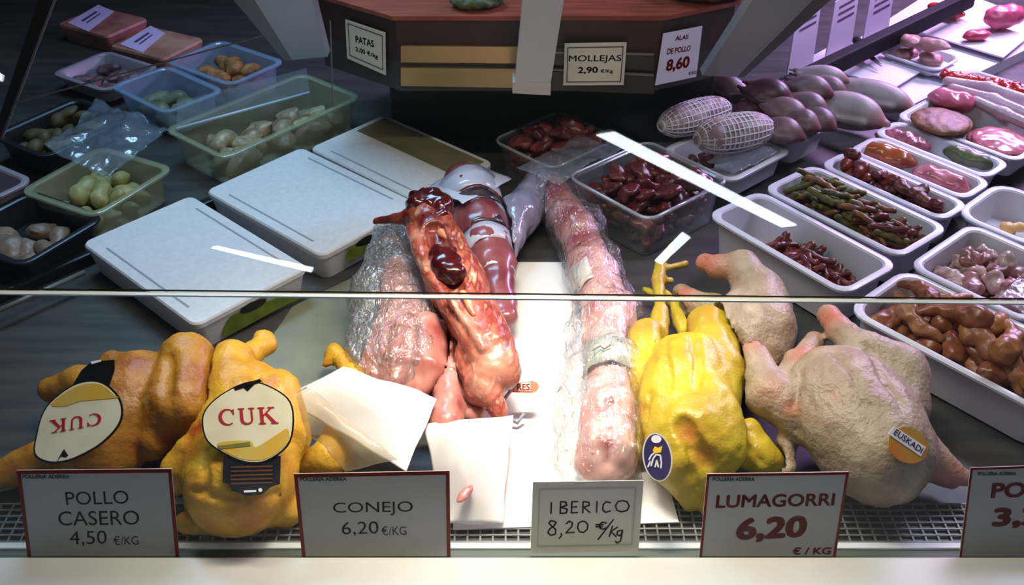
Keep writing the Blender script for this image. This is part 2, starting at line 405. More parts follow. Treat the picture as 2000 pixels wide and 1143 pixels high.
def fill(r, name, meshes, mats, n, label, cat, group, a=(-1, 1), b=(-1, 1), h=None, hz=.008, sc=(.8, 1.2), tilt=.5, yaw=None, rel=1.0, relax=8, pack=.70):
    """n single pieces heaped in a tray; h(a,b): height of the heap"""
    rn = random.Random(name+label+str(n)); pts = []
    for i in range(n):
        best = None
        for _ in range(relax):
            p = (rn.uniform(*a), rn.uniform(*b)); q = loc(r, p[0], p[1], 0)
            dd = min([(q-t[2]).length for t in pts], default=9)
            if best is None or dd > best[0]: best = (dd, p, q)
        pts.append((best[1][0], best[1][1], best[2]))
    out, SPH, CEN, RAD = [], [], [], []
    for i, (aa, bb, q) in enumerate(pts):
        me = meshes[i % len(meshes)]; mm = mats[i % len(mats)] if isinstance(mats, (list, tuple)) else mats
        if len(meshes[0].materials) == 0:
            for x in meshes: x.materials.append(None)
        o = bpy.data.objects.new(name, me); COL.objects.link(o)
        yw = rn.uniform(0, 6.28) if yaw is None else r.yaw+yaw+rn.uniform(-.5, .5)
        o.rotation_euler = (rn.uniform(-tilt, tilt), rn.uniform(-tilt, tilt), yw); s = rn.uniform(*sc); o.scale = (s, s, s*rel)
        if me.name not in EXT:
            co = np.empty(len(me.vertices)*3); me.vertices.foreach_get('co', co); co = co.reshape(-1, 3); EXT[me.name] = (co.min(0), co.max(0))
        lo_, hi_ = EXT[me.name]; hd = (hi_-lo_)/2*s; mid = (hi_+lo_)/2*s
        rad = float(np.sort(hd)[:2].mean())*pack; half = max(0, hd[0]-rad); R = o.rotation_euler.to_matrix()
        for t in (-1, 0, 1): SPH.append(R @ (Vector(mid)+Vector((t*half, 0, 0)))); RAD.append(rad)
        z = max(r.floor+(h(aa, bb) if h else .01)+rn.uniform(-1, 1)*hz*.5, r.floor+rad)
        CEN.append((q.x-r.c.x, q.y-r.c.y, z))
        o.material_slots[0].link = 'OBJECT'; o.material_slots[0].material = mm
        tag(o, label, cat, group); out.append(o)
    # let the heap settle: pieces push each other apart, sink, and stay inside the walls
    C_ = np.array(CEN); c, s_ = math.cos(r.yaw), math.sin(r.yaw); M2 = np.array([[c, s_], [-s_, c]])
    C_[:, :2] = C_[:, :2] @ M2.T; S_ = np.array([list(v) for v in SPH]); S_[:, :2] = S_[:, :2] @ M2.T; R_ = np.array(RAD); own = np.repeat(np.arange(n), 3)
    la, lb_ = r.il/2-.003, r.iw/2-.003; same = own[:, None] == own[None, :]
    for it in range(90):
        X = C_[own]+S_; D = X[:, None]-X[None]; L = np.linalg.norm(D, axis=-1)+1e-9; ov = np.clip(R_[:, None]+R_[None]-L, 0, None); ov[same] = 0
        mv = (D/L[..., None]*(ov*.35)[..., None]).sum(1); d = np.zeros_like(C_); np.add.at(d, own, mv)
        cnt = np.zeros(n); np.add.at(cnt, own, (ov > 0).sum(1)); d /= np.maximum(cnt, 1)[:, None]**.5
        C_ += d; C_[:, 2] -= .0007*(1-it/90)
        X = C_[own]+S_
        for ax, lim0, lim1 in ((0, -la if a[0] <= -.5 else a[0]*la, la if a[1] >= .5 else a[1]*la), (1, -lb_ if b[0] <= -.5 else b[0]*lb_, lb_ if b[1] >= .5 else b[1]*lb_)):
            pl_ = np.zeros(n); np.maximum.at(pl_, own, lim0-(X[:, ax]-R_)); mi = np.zeros(n); np.maximum.at(mi, own, X[:, ax]+R_-lim1)
            both = (pl_ > 0) & (mi > 0); C_[:, ax] += np.where(both, (pl_-mi)/2, np.maximum(pl_, 0)-np.maximum(mi, 0))
        up_ = np.zeros(n); np.maximum.at(up_, own, r.floor+.001-(X[:, 2]-R_)); C_[:, 2] += up_
    C_[:, :2] = C_[:, :2] @ M2
    for o, p_ in zip(out, C_): o.location = (p_[0]+r.c.x, p_[1]+r.c.y, p_[2])
    return out
def frect(q, z, floor=None):       # a bare area used for heaps without a tray
    r = rect(q, z); r.il, r.iw, r.floor = r.L, r.W, z; return r
# ------------------------------------------------------------------ materials of the setting
STEEL = mat('deck_steel', (78, 78, 74), (62, 62, 61), scale=5, rough=.42, metal=.15, bump=.15, bscale=90, stretch=(1, 8, 1))
DARK = mat('dark_wall', (16, 17, 19), rough=.7)
WHITE = mat('white_ledge', (236, 236, 228), (226, 226, 218), scale=4, rough=.3)
RUBBER = mat('grey_green_seal', (72, 84, 74), rough=.5)
PALE = mat('pale_edge', (232, 236, 226), rough=.25)
GREY = mat('grey_paint', (122, 130, 140), (112, 121, 132), scale=3, rough=.38)
GREYD = mat('grey_rubber', (52, 55, 58), rough=.55)
BLACK = mat('black_plastic', (14, 14, 15), rough=.4)
WIRE = mat('wire', (118, 122, 118), rough=.4, metal=.3)
ye = P(1000, 1087, .022).y                  # rear edge of the ledge
YF = ye+.003                                # the front pane stands here
zt0, zt1 = PY(-60, 573.5, YF).z, PY(2060, 594.5, YF).z
xl, xr = -1.0, 1.0
zs = lambda x: zt0+(zt1-zt0)*(x-PY(-60, 573, YF).x)/(PY(2060, 594, YF).x-PY(-60, 573, YF).x)
def st(name, me, m, loc=(0, 0, 0), parent=None): return link(name, me, m, parent, loc, kind=None if parent else 'structure')
st('floor', box((.6, 2.2, -.02), (5.2, 2.735, .04)), STEEL)
st('wall_back', box((.4, 3.62, .9), (5.6, .1, 2.9)), DARK)
st('wall_left', box((-2.1, 2.2, .9), (.1, 2.7, 2.9)), DARK)
st('wall_right', box((3.1, 2.2, .9), (.1, 2.7, 2.9)), DARK)
st('ceiling', box((.4, .2, 2.32), (6, 8, .06)), mat('ceiling_grey', (70, 74, 80), rough=.8))
p = [P(u, v, .003) for u, v in [(400, 850), (572, 598), (735, 520), (790, 850)]]
cpl = sum(p, Vector())/4; cpl.z = 0
link('steel_plate', prism([Vector((x.x, x.y, .0005))-cpl for x in p], [x-cpl for x in p]), mat('olive_plate', (134, 136, 112), (112, 115, 98), scale=9, rough=.4, metal=.1, bump=.1), loc=cpl, label='olive grey steel plate under the papers and bags, left of the white board', cat='plate')
# front ledge, seal and strip
bm = bmesh.new(); box_bm(bm, (0, ye-.065, -.02), (2.6, .13, .084), .004)
st('trim_1', bmdone(bm), WHITE)
bm = bmesh.new(); box_bm(bm, (0, ye-.17, -.075), (2.6, .08, .1), .006)
st('trim_2', bmdone(bm), mat('ledge_lower', (205, 200, 214), rough=.3))
st('trim_3', box((0, P(0, 1080, .004).y, .0), (2.6, .018, .008)), RUBBER)
yw = P(0, 1066, .006).y
st('trim_4', box((0, yw, .003), (2.6, .010, .008), .001), mat('white_strip', (214, 220, 218), rough=.3))
# air grille: dark channel under a net of wires
g0, g1 = yw+.006, P(0, 985, .004).y
gr = empty('air_grille', (0, (g0+g1)/2, .0), 'white wire air grille over a dark slot along the front edge', 'grille')
link('channel', box((0, 0, .0012), (2.5, g1-g0, .0022)), BLACK, gr)
bm = bmesh.new(); nx = 150
for i in range(nx): box_bm(bm, (-1.25+i*2.5/(nx-1), 0, .0042), (.0022, g1-g0, .0022))
ny = 7
for j in range(ny): box_bm(bm, (0, -(g1-g0)/2+.001+j*(g1-g0-.002)/(ny-1), .0050), (2.5, .0022, .0022))
tag(link('wire_mesh', bmdone(bm), WIRE, gr), kind='stuff')

# panes
GLASS = film('pane_glass', (215, 235, 232), .004, rough=.012)
tl = math.radians(40)
UP = Plane((0, YF, zs(0)), (0, -math.cos(tl), math.sin(tl)))
wf = link('window_1', prism([Vector((xl, YF, -.004)), Vector((xr, YF, -.004)), Vector((xr, YF+.005, -.004)), Vector((xl, YF+.005, -.004))],
     [Vector((xl, YF, zs(xl))), Vector((xr, YF, zs(xr))), Vector((xr, YF+.005, zs(xr))), Vector((xl, YF+.005, zs(xl)))]), film('front_glass', (215, 235, 232), .002, rough=.012, shine=-.045), kind='structure')
link('polished_edge', prism([Vector((xl, YF-.0005, zs(xl)-.0012)), Vector((xr, YF-.0005, zs(xr)-.0012)), Vector((xr, YF+.0055, zs(xr)-.0012)), Vector((xl, YF+.0055, zs(xl)-.0012))],
     [Vector((xl, YF-.0005, zs(xl)+.0006)), Vector((xr, YF-.0005, zs(xr)+.0006)), Vector((xr, YF+.0055, zs(xr)+.0006)), Vector((xl, YF+.0055, zs(xl)+.0006))]), PALE, wf)
u = UP.ey; n = UP.n; t = -n*.005
lo = [Vector((xl, YF+.0062, zs(xl)+.0012)), Vector((xr, YF+.0062, zs(xr)+.0012))]
wu = link('window_2', prism([lo[0], lo[1], lo[1]+t, lo[0]+t], [lo[0]+u*.36, lo[1]+u*.36, lo[1]+u*.36+t, lo[0]+u*.36+t]), GLASS, kind='structure')
link('seal', prism([lo[0]+n*.0004, lo[1]+n*.0004, lo[1]+t, lo[0]+t], [lo[0]+u*.0014+n*.0004, lo[1]+u*.0014+n*.0004, lo[1]+u*.0014+t, lo[0]+u*.0014+t]), mat('brown_seal', (46, 36, 20), rough=.5), wu)
for nm, pts, mm in (('frame_bar', [(-14, 270), (2, 270), (108, -6), (78, -6)], BLACK), ('bar_edge', [(1, 272), (6, 272), (112, -6), (107, -6)], mat('bar_edge', (84, 88, 92), rough=.6)),
                    ('seam', [(28, 203), (28, 200), (513, 69), (513, 71)], mat('bar_edge', ())), ('seam', [(649, 205), (651, 205), (646, 40), (644, 40)], mat('bar_edge', ()))):
    link(nm, slab([UP.at(*q)+n*.0012 for q in pts], n, .0016), mm, wu)

# lamps on the ceiling of the hall: where the slanting pane mirrors them
def mirror_hit(u_, v_, z):
    d = ray(u_, v_).normalized(); p = UP.at(u_, v_); r = d-2*d.dot(UP.n)*UP.n
    return p+r*((z-p.z)/r.z)
LAMP = mat('lamp_glow', (238, 246, 255), emit=1); LAMP.node_tree.nodes['Principled BSDF'].inputs['Emission Strength'].default_value = 17
def lamp(q, label):
    p = [mirror_hit(a, b, 2.26) for a, b in q]; c = sum(p, Vector())/4; c.z = 2.29
    l = empty('ceiling_lamp', c, label, 'lamp')
    hs = [c+(x-c)*1.04 for x in p]
    link('housing', prism([Vector((x.x, x.y, 2.262))-c for x in hs], [Vector((x.x, x.y, 2.291))-c for x in hs]), GREY, l)
    link('diffuser', prism([Vector((x.x, x.y, 2.256))-c for x in p], [Vector((x.x, x.y, 2.262))-c for x in p]), LAMP, l)
lamp([(1186, 261), (1552, 441), (1582, 437), (1222, 255)], 'long strip lamp mirrored bright across the pane over the liver tubs')
lamp([(436, 484), (630, 531), (634, 523), (446, 481)], 'short strip lamp mirrored in the pane over the nearest white box')
lamp([(1302, 508), (1316, 514), (1372, 462), (1356, 452)], 'small strip lamp mirrored in the pane beside the yellow feet')
lamp([(-40, 122), (28, 160), (30, 150), (-34, 108)], 'strip lamp mirrored at the left edge of the pane')

# chopping block on a dark pedestal
zb = .22; f0, f1 = P(782, 172, zb), P(1284, 186, zb); yb = (f0.y+f1.y)/2; f0.y = f1.y = yb
l0, r0 = P(630, 128, zb), P(1420, 146, zb)
ztop = PY(1030, 30, yb).z
hexa = [f0, f1, r0, Vector((r0.x-.02, r0.y+.35, zb)), Vector((l0.x+.02, l0.y+.35, zb)), l0]
cb = sum(hexa, Vector())/6
blk = empty('chopping_block', (cb.x, cb.y, zb), 'reddish brown hexagonal wooden block on steel drawers behind the display', 'chopping block')
WOODT = mat('block_top', (150, 72, 48), (124, 52, 36), scale=8, rough=.45, stretch=(1, 14, 1), bump=.1)
WOODD = mat('block_side', (52, 22, 20), (40, 17, 16), scale=8, rough=.5, stretch=(6, 6, 1))
STEEL_SHEEN = mat('steel_gold_sheen', (196, 172, 116), (150, 134, 98), scale=3, rough=.35, metal=.6, stretch=(1, 1, .2), detail=1)  # drawer steel, its golden reflections painted into the colour
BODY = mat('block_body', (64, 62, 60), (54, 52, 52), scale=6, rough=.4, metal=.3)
def ring(pts, s, z): return [Vector(((p.x-cb.x)*s, (p.y-cb.y)*s, z)) for p in pts]
hh = ztop-zb
link('body', prism(ring(hexa, .985, 0), ring(hexa, .985, hh*.42)), BODY, blk)
link('wooden_rim', prism(ring(hexa, .995, hh*.42), ring(hexa, .995, hh*.94)), WOODD, blk)
link('wooden_top', prism(ring(hexa, 1.012, hh*.94), ring(hexa, 1.02, hh)), WOODT, blk)
FP = Plane((0, yb-.004, 0), (0, -1, 0))
for q in ([(783, 90), (1016, 92), (1016, 124), (783, 122)], [(783, 133), (1016, 135), (1016, 172), (783, 168)],
          [(1080, 94), (1278, 104), (1278, 138), (1080, 126)], [(1080, 140), (1278, 146), (1278, 184), (1080, 176)]):
    plate('drawer_front', FP, q, .006, STEEL_SHEEN if q[0][0] < 1000 else BODY, blk)
for q in ([(1060, 100), (1276, 104), (1276, 107), (1060, 103)], [(1060, 133), (1276, 145), (1276, 148), (1060, 136)]):
    plate('drawer_rail', FP, q, .006, WIRE, blk, off=.003)
bm = bmesh.new(); box_bm(bm, (0, 0, 0), (.70, .26, zb), .004)
ped = link('pedestal', bmdone(bm), mat('pedestal_grey', (34, 37, 36), rough=.5, metal=.4), loc=(cb.x+.06, yb+.345, zb/2-.002), label='dark steel pedestal carrying the wooden chopping block', cat='pedestal')
# green scrap and red meat lying on the block
g = Px(); c0 = PY(925, 3, yb+.04); g.ell((c0.x, c0.y, ztop+.012), (.045, .03, .012)); g.ell((c0.x+.03, c0.y+.01, ztop+.013), (.03, .02, .012))
link('herb_bunch', g.mesh(.004, c0, bumps=((90, .005),)), mat('herb_green', (84, 98, 50), (52, 66, 34), scale=70, rough=.6), loc=c0, label='green herb bunch lying on the wooden block', cat='herbs')
g = Px(); c0 = Vector((r0.x-.06, r0.y+.02, ztop)); g.ell(c0+Vector((0, 0, .022)), (.09, .06, .022)); g.ell(c0+Vector((.05, .03, .024)), (.06, .05, .024))
link('beef_piece', g.mesh(.006, c0, bumps=((40, .005),)), mat('deep_red_meat', (120, 22, 24), (78, 10, 14), scale=25, rough=.35), loc=c0, label='deep red beef piece on the right end of the wooden block', cat='meat')

# grey posts that carry the upper panes: one upright before the block, two leaning arms
def beam(name, b_, t_, yb_, yt_, thick, label, mm=None):
    B = [PY(*q, yb_) for q in b_]; T = [PY(*q, yt_) for q in t_]
    c = (B[0]+B[1])/2; d = Vector((0, thick, 0))
    rt = empty(name, c, label, 'support')
    lo_ = [B[0]-c, B[1]-c, B[1]+d-c, B[0]+d-c]; hi_ = [T[0]-c, T[1]-c, T[1]+d-c, T[0]+d-c]
    link('beam', prism(lo_, hi_), mm or GREY, rt)
    return rt, B, T, c, d
r1, B, T, c, d = beam('pane_support', [(1004, 181), (1072, 185)], [(1024, -30), (1106, -30)], yb-.075, yb-.08, .035, 'upright grey post standing before the middle of the wooden block', mat('post_grey', (176, 178, 180), (166, 168, 172), scale=3, rough=.3))
link('foot_collar', prism([B[0]-c-Vector((.003, .003, 0)), B[1]-c+Vector((.003, -.003, 0)), B[1]-c+d+Vector((.003, .003, 0)), B[0]-c+d+Vector((-.003, .003, 0))],
     [B[0]-c+Vector((-.003, -.003, .022)), B[1]-c+Vector((.003, -.003, .022)), B[1]-c+d+Vector((.003, .003, .022)), B[0]-c+d+Vector((-.003, .003, .022))]), mat('collar_grey', (176, 176, 170), rough=.4), r1)
r2, B, T, c, d = beam('pane_support', [(570, 117), (640, 111)], [(478, -30), (602, -30)], 1.66, 1.25, .03, 'grey arm slanting down to the left side of the wooden block')
link('rubber_edge', prism([B[0]-c+Vector((-.014, -.001, 0)), B[0]-c+Vector((0, -.001, 0)), B[0]-c+d, B[0]-c+d+Vector((-.014, 0, 0))],
     [T[0]-c+Vector((-.03, -.001, 0)), T[0]-c+Vector((0, -.001, 0)), T[0]-c+d, T[0]-c+d+Vector((-.03, 0, 0))]), GREYD, r2)
r3, B, T, c, d = beam('pane_support', [(1372, 148), (1440, 150)], [(1490, -30), (1618, -30)], 1.66, 1.25, .03, 'grey arm slanting down to the right side of the wooden block')
link('rubber_edge', prism([B[1]-c+Vector((0, -.001, 0)), B[1]-c+Vector((.012, -.001, 0)), B[1]-c+d+Vector((.012, 0, 0)), B[1]-c+d],
     [T[1]-c+Vector((0, -.001, 0)), T[1]-c+Vector((.024, -.001, 0)), T[1]-c+d+Vector((.024, 0, 0)), T[1]-c+d]), GREYD, r3)

# rail that parts the left counter, and its bright tube
a0, a1 = P(-80, 602, .02), P(690, 268, .02)
def bar(name, a, b, wd, ht, m, **k):
    d = (b-a); c = (a+b)/2; ang = math.atan2(d.y, d.x)
    bm = bmesh.new(); box_bm(bm, (0, 0, ht/2), (Vector((d.x, d.y)).length, wd, ht), min(wd, ht)*.2)
    return link(name, bmdone(bm), m, loc=(c.x, c.y, a.z), rot=(0, 0, ang), **k)
a0.z = a1.z = .0
bar('divider_rail', a0, a1, .022, .022, mat('rail_dark', (40, 43, 46), rough=.4, metal=.6), label='dark steel rail between the white boxes and the left counter', cat='rail')
b0, b1 = P(-60, 632, .03), P(165, 532, .03)
tt = tube([b0-b0, b1-b0], .0045); link('steel_tube', tt, WIRE, loc=b0, label='thin steel tube lying on the rail at the left edge', cat='tube')
# ------------------------------------------------------------------ white foam boxes on the left
FOAM = mat('white_foam', (224, 226, 226), (214, 217, 219), scale=120, rough=.55, bump=.12, bscale=400)
GRN = mat('sticker_green', (112, 128, 40), (88, 110, 26), scale=40, rough=.35)
FILMW = film('cling_film', (205, 222, 240), .10, rough=.12, bump=.6, bscale=40, crease=.4)
def foam_box(q, z, label, stick=None, dot=None, bodyh=None):
    r = rect(q, z); e = empty('foam_box', (r.c.x, r.c.y, 0), label, 'box', 'white foam boxes on the left'); e.rotation_euler = (0, 0, r.yaw)
    L, W = r.L, r.W
    me = loft([rrect(L-.022, W-.022, .016, .001), rrect(L-.006, W-.006, .016, z-.014), rrect(L-.010, W-.010, .014, z-.0135)]); me.shade_smooth(); me.set_sharp_from_angle(angle=.6)
    link('body', me, FOAM, e)
    me = loft([rrect(L-.006, W-.006, .016, z-.0125), rrect(L, W, .017, z-.011), rrect(L, W, .017, z-.003), rrect(L-.005, W-.005, .015, z)]); me.shade_smooth(); me.set_sharp_from_angle(angle=.6)
    link('lid', me, FOAM, e)
    # pressed grooves along two edges of the lid
    for a, sx, sy in ((0, L*.72, .0035), (1, L*.72, .0035)):
        link('groove', box((0, (W/2-.022)*(1 if a else -1), z+.0002), (sx, sy, .0008)), mat('foam_groove', (150, 156, 164), rough=.6), e)
    r.e = e
    if stick:
        p0, p1 = P(*q[1], z), P(*q[2], z); d = (p1-p0).normalized(); n = Vector((d.y, -d.x, 0))
        pl = Plane(p0+n*.0005, n); M = Matrix.Translation(e.location) @ Matrix.Rotation(r.yaw, 4, 'Z')
        def stk(nm, pts, m, off):
            me = slab([pl.at(*x)+n*off for x in smoothloop(pts, 3)], n, .0012); me.transform(M.inverted()); link(nm, me, m, e)
        stk('sticker', stick, GRN, .001)
        if dot: stk('sticker_print', dot, BLACK, .002)
    return r
foam_box([(150, 480), (385, 627), (605, 527), (375, 378)], .062, 'white foam box with a closed lid, nearest to the two labelled yellow chickens',
         [(436, 648), (450, 618), (500, 597), (545, 580), (596, 566), (590, 580), (540, 604), (490, 632), (440, 656)], [(468, 610), (482, 594), (505, 585), (520, 584), (508, 598), (484, 609)])
foam_box([(397, 370), (630, 503), (818, 395), (590, 290)], .062, 'white foam box behind the nearest one, lid washed blue by the hall lamps',
         [(675, 506), (683, 484), (712, 468), (718, 488), (690, 508)], [(694, 480), (706, 466), (726, 458), (722, 474)])
r3_ = foam_box([(592, 290), (815, 385), (985, 318), (745, 230)], .060, 'rearmost white foam box of the row, with an olive printed lid end')
link('printed_end', box((0, r3_.W*.25, .0608), (r3_.L*.9, r3_.W*.38, .0016), .0004), mat('olive_print', (110, 112, 88), (132, 120, 92), (92, 98, 74), scale=14, rough=.4), r3_.e)

# ------------------------------------------------------------------ clear tubs and trays of the left counter
CLEAR = film('clear_tub', (205, 218, 226), .07, rough=.08)
RIM = film('clear_rim', (215, 225, 232), .4, rough=.08, shine=.1)
def rim(T, z):
    pts = [Vector((v.x, v.y, z)) for v in rrect(T.L-.008, T.W-.008, .024, 0)]; link('rim', tube(pts+[pts[0]], .0032, 6), RIM, T.obj)
CLEARB = film('blue_clear_tub', (160, 190, 220), .42, rough=.12)
CLEARY = film('yellowish_clear_tub', (190, 196, 160), .38, rough=.12)
DTRAY = mat('dark_steel_tray', (58, 62, 66), rough=.35, metal=.6)
LTR = mat('lilac_tray', (150, 140, 150), rough=.35)
breaded = mat('breaded', (176, 120, 62), (120, 78, 36), (150, 130, 60), scale=70, rough=.7, bump=.6)
palef = mat('pale_fillet', (176, 160, 128), (140, 128, 92), (190, 170, 150), scale=26, rough=.4)
greeny = mat('yellow_green_food', (178, 172, 112), (136, 140, 76), (206, 196, 150), scale=30, rough=.5)
herb = mat('brown_green_food', (96, 82, 44), (62, 66, 34), (140, 96, 50), scale=50, rough=.6)
T = tray([(203, 168), (322, 226), (447, 176), (330, 122)], .075, .07, CLEARB, 'bluish clear tub, empty looking, left of the fried food tub', 'plastic_tub', 'tub', 'clear tubs on the left counter', inset=.006)
V = [blob(.07, 40+i, flatten=.7) for i in range(3)]
fill(T, 'cutlet', V, mat('pale_grey_green', (116, 122, 96), (92, 100, 78), scale=30, rough=.5), 8, 'greyish cutlet inside the bluish clear tub', 'cutlet', 'cutlets in the bluish tub', a=(-.6, .6), b=(-.6, .6), h=lambda a, b: .014, tilt=.2)
T = tray([(332, 122), (447, 174), (552, 122), (430, 66)], .075, .07, CLEARB, 'clear tub of fried brown cutlets below the left grey arm', 'plastic_tub', 'tub', 'clear tubs on the left counter', inset=.006)
fill(T, 'cutlet', V, breaded, 14, 'fried golden brown cutlet in the tub below the left grey arm', 'cutlet', 'fried cutlets', a=(-.7, .7), b=(-.7, .7), h=lambda a, b: .02+.02*(1-abs(a)), tilt=.35)
T = tray([(306, 255), (437, 304), (720, 190), (590, 140)], .085, .08, CLEARY, 'long clear tub of pale fillets next to the white foam boxes', 'plastic_tub', 'tub', 'clear tubs on the left counter')
V2 = [blob(.10, 50+i, lumps=3, flatten=.5) for i in range(3)]
fill(T, 'fillet', V2, palef, 14, 'pale raw fillet in the long clear tub', 'fillet', 'pale fillets', a=(-.9, .9), b=(-.9, .9), h=lambda a, b: .02+.015*(1-abs(b)), tilt=.25, sc=(.7, .95))
# lid leaning open over the fillets: its lit edge crosses the tub
A, B = P(345, 252, .088), P(605, 181, .088)
tlo = link('tub_lid', slab([A, B, B+Vector((-.02, .09, .02)), A+Vector((-.02, .09, .02))], (0, -.3, .95), .003), CLEAR, label='clear lid tilted open over the long tub of pale fillets', cat='lid')
link('lid_edge', tube([A, B], .0035), mat('lid_edge', (190, 216, 232), rough=.3), tlo)
T = tray([(70, 372), (182, 436), (312, 335), (196, 268)], .075, .07, CLEARY, 'clear tub of yellowish green food beside the divider rail', 'plastic_tub', 'tub', 'clear tubs on the left counter')
V3 = [blob(.06, 60+i, flatten=.8) for i in range(3)]
fill(T, 'stuffed_roll', V3, greeny, 16, 'yellowish green roll in the tub beside the divider rail', 'roll', 'yellowish green rolls', a=(-.75, .75), b=(-.75, .75), h=lambda a, b: .025+.018*(1-abs(a)), tilt=.4)
T = tray([(-70, 452), (30, 560), (175, 425), (60, 345)], .06, .055, DTRAY, 'dark steel tray of tan meat at the left edge', 'steel_tray', 'tray', th=.004, inset=.012)
fill(T, 'fillet', V2, mat('tan_fillet', (150, 128, 108), (120, 100, 84), scale=14, rough=.45), 7, 'tan flat fillet in the dark steel tray at the left edge', 'fillet', 'tan fillets', a=(-.6, .6), b=(-.8, .8), h=lambda a, b: .02, tilt=.12, relax=20, sc=(.6, .85))
T = tray([(-110, 345), (-20, 402), (52, 352), (-30, 300)], .08, .07, LTR, 'lilac grey tray cut by the left edge of the picture', 'meat_tray', 'tray')
T = tray([(5, 262), (80, 322), (240, 228), (150, 180)], .07, .06, DTRAY, 'dark tray of brown and green food half covered by crumpled film', 'steel_tray', 'tray')
fill(T, 'vegetable_parcel', V3, herb, 18, 'brown green parcel in the dark tray under crumpled film', 'food', 'brown green parcels', a=(-.8, .8), b=(-.8, .8), h=lambda a, b: .04, tilt=.4)
# crumpled film over it
def crumple(name, q, z, amp, m, label, cat, nseed=3, thick=.0012, nx=44, ny=34, freq=14, dome=.02, parent=None):
    p = [P(*(x if len(x) == 3 else (x[0], x[1], z[i] if isinstance(z, (list, tuple)) else z))) for i, x in enumerate(q)]; vs = []
    c = sum(p, Vector())/4; c.z = 0
    for j in range(ny):
        for i in range(nx):
            a, b = i/(nx-1), j/(ny-1)
            x = p[0]*(1-a)*(1-b)+p[1]*a*(1-b)+p[2]*a*b+p[3]*(1-a)*b
            s = x*freq+Vector((nseed, nseed*2.3, 0))
            hgt = noise.ridged_multi_fractal(s, 1.0, 2.2, 4, 1.0, 2.0)*.5*amp+noise.noise(s*.5)*amp+dome*math.sin(math.pi*a)*math.sin(math.pi*b)
            edge = .004*noise.noise(s*3)
            vs.append(x+Vector((edge, edge, hgt))-c)
    fs = [(j*nx+i, j*nx+i+1, (j+1)*nx+i+1, (j+1)*nx+i) for j in range(ny-1) for i in range(nx-1)]
    me = pyd(vs, fs, True)
    o = link(name, me, m, parent, loc=c, label=label, cat=cat)
    sm = o.modifiers.new('thickness', 'SOLIDIFY'); sm.thickness = thick
    return o
crumple('plastic_wrap', [(85, 300), (215, 350), (330, 260), (190, 205)], .085, .022, FILMW, 'crumpled clear film lying over the dark tray and tub on the left', 'plastic film', 5)
T = tray([(110, 142), (205, 186), (300, 132), (210, 92)], .05, .04, LTR, 'grey lilac tray of rosy slices at the far left', 'meat_tray', 'tray')
fill(T, 'meat_slice', [blob(.09, 70+i, flatten=.35) for i in range(2)], mat('rosy', (138, 88, 96), (100, 72, 80), scale=24, rough=.45), 6, 'rosy slice in the grey lilac tray at the far left', 'slice', 'rosy slices', a=(-.8, .8), b=(-.8, .8), h=lambda a, b: .012, tilt=.1, relax=20, sc=(.6, .8))
# flat packs with lilac labels behind
LIL = mat('lilac_paper', (224, 200, 240), rough=.5); PRT = mat('print_grey', (96, 72, 110), rough=.5)
def pack(q, lab, label, m):
    z = .05; r = rect(q, z); e = empty('meat_pack', (r.c.x, r.c.y, 0), label, 'pack', 'flat packs behind on the left'); e.rotation_euler = (0, 0, r.yaw)
    link('tray_body', loft([rrect(r.L-.02, r.W-.02, .01, .001), rrect(r.L, r.W, .012, z-.006), rrect(r.L-.004, r.W-.004, .012, z)]), m, e)
    M = (Matrix.Translation(e.location) @ Matrix.Rotation(r.yaw, 4, 'Z')).inverted()
    me = slab([P(u, v, z+.0015) for u, v in lab], (0, 0, 1), .0012); me.transform(M); link('price_label', me, LIL, e)
    a, b, c_, d_ = [P(u, v, z+.0022) for u, v in lab]
    mix = lambda s, t: a*(1-s)*(1-t)+b*s*(1-t)+c_*s*t+d_*(1-s)*t
    for s0, s1 in ((.3, .42), (.55, .62)):
        me = slab([mix(s0, .25), mix(s1, .25), mix(s1, .75), mix(s0, .75)], (0, 0, 1), .0006); me.transform(M); link('print', me, PRT, e)
salm = mat('salmon_pack', (196, 124, 110), (156, 92, 84), scale=16, rough=.4)
pack([(132, 44), (208, 78), (268, 38), (195, 8)], [(132, 44), (172, 61), (222, 22), (192, 9)], 'flat pack with a lilac price label, farther of the two behind on the left', salm)
pack([(234, 86), (318, 124), (378, 76), (296, 48)], [(234, 86), (278, 102), (322, 64), (294, 50)], 'flat pack with a lilac price label, nearer of the two behind on the left', mat('tan_pack', (200, 150, 124), (160, 108, 90), scale=16, rough=.4))

# ------------------------------------------------------------------ clear tubs of giblets and livers in the middle
LIV = mat('liver', (98, 32, 32), (60, 18, 20), (130, 58, 54), scale=22, rough=.32, coat=.12)
LIV2 = mat('liver_brown', (112, 56, 48), (74, 30, 28), scale=22, rough=.34, coat=.12)
GIB = mat('giblet', (140, 72, 66), (92, 38, 38), (172, 116, 104), scale=24, rough=.36, coat=.1)
GIB2 = mat('giblet_dark', (112, 42, 40), (74, 26, 28), scale=24, rough=.36, coat=.1)
LB = [blob(.064, 80+i, lumps=4, bumps=((60, .006),), flatten=.55) for i in range(5)]
TA = tray([(945, 272), (1080, 330), (1222, 268), (1092, 222)], .085, .08, CLEAR, 'clear tub of pinkish giblets before the wooden block', 'plastic_tub', 'tub', 'clear tubs of offal', lip=.008)
rim(TA, .08)
fill(TA, 'giblet', LB, [GIB, GIB2, GIB], 54, 'pinkish giblet heaped in the clear tub before the wooden block', 'giblet', 'giblets in the clear tub', a=(-.95, .95), b=(-.95, .95), h=lambda a, b: .012+.075*max(0, 1-.4*a*a-.4*b*b)*(.4+.6*abs(math.sin(a*37+b*53))), hz=.02, sc=(.65, 1.0))
TB = tray([(1104, 345), (1268, 436), (1428, 352), (1265, 272)], .095, .09, CLEAR, 'clear tub of dark red livers under the bright lamp reflection', 'plastic_tub', 'tub', 'clear tubs of offal', lip=.008)
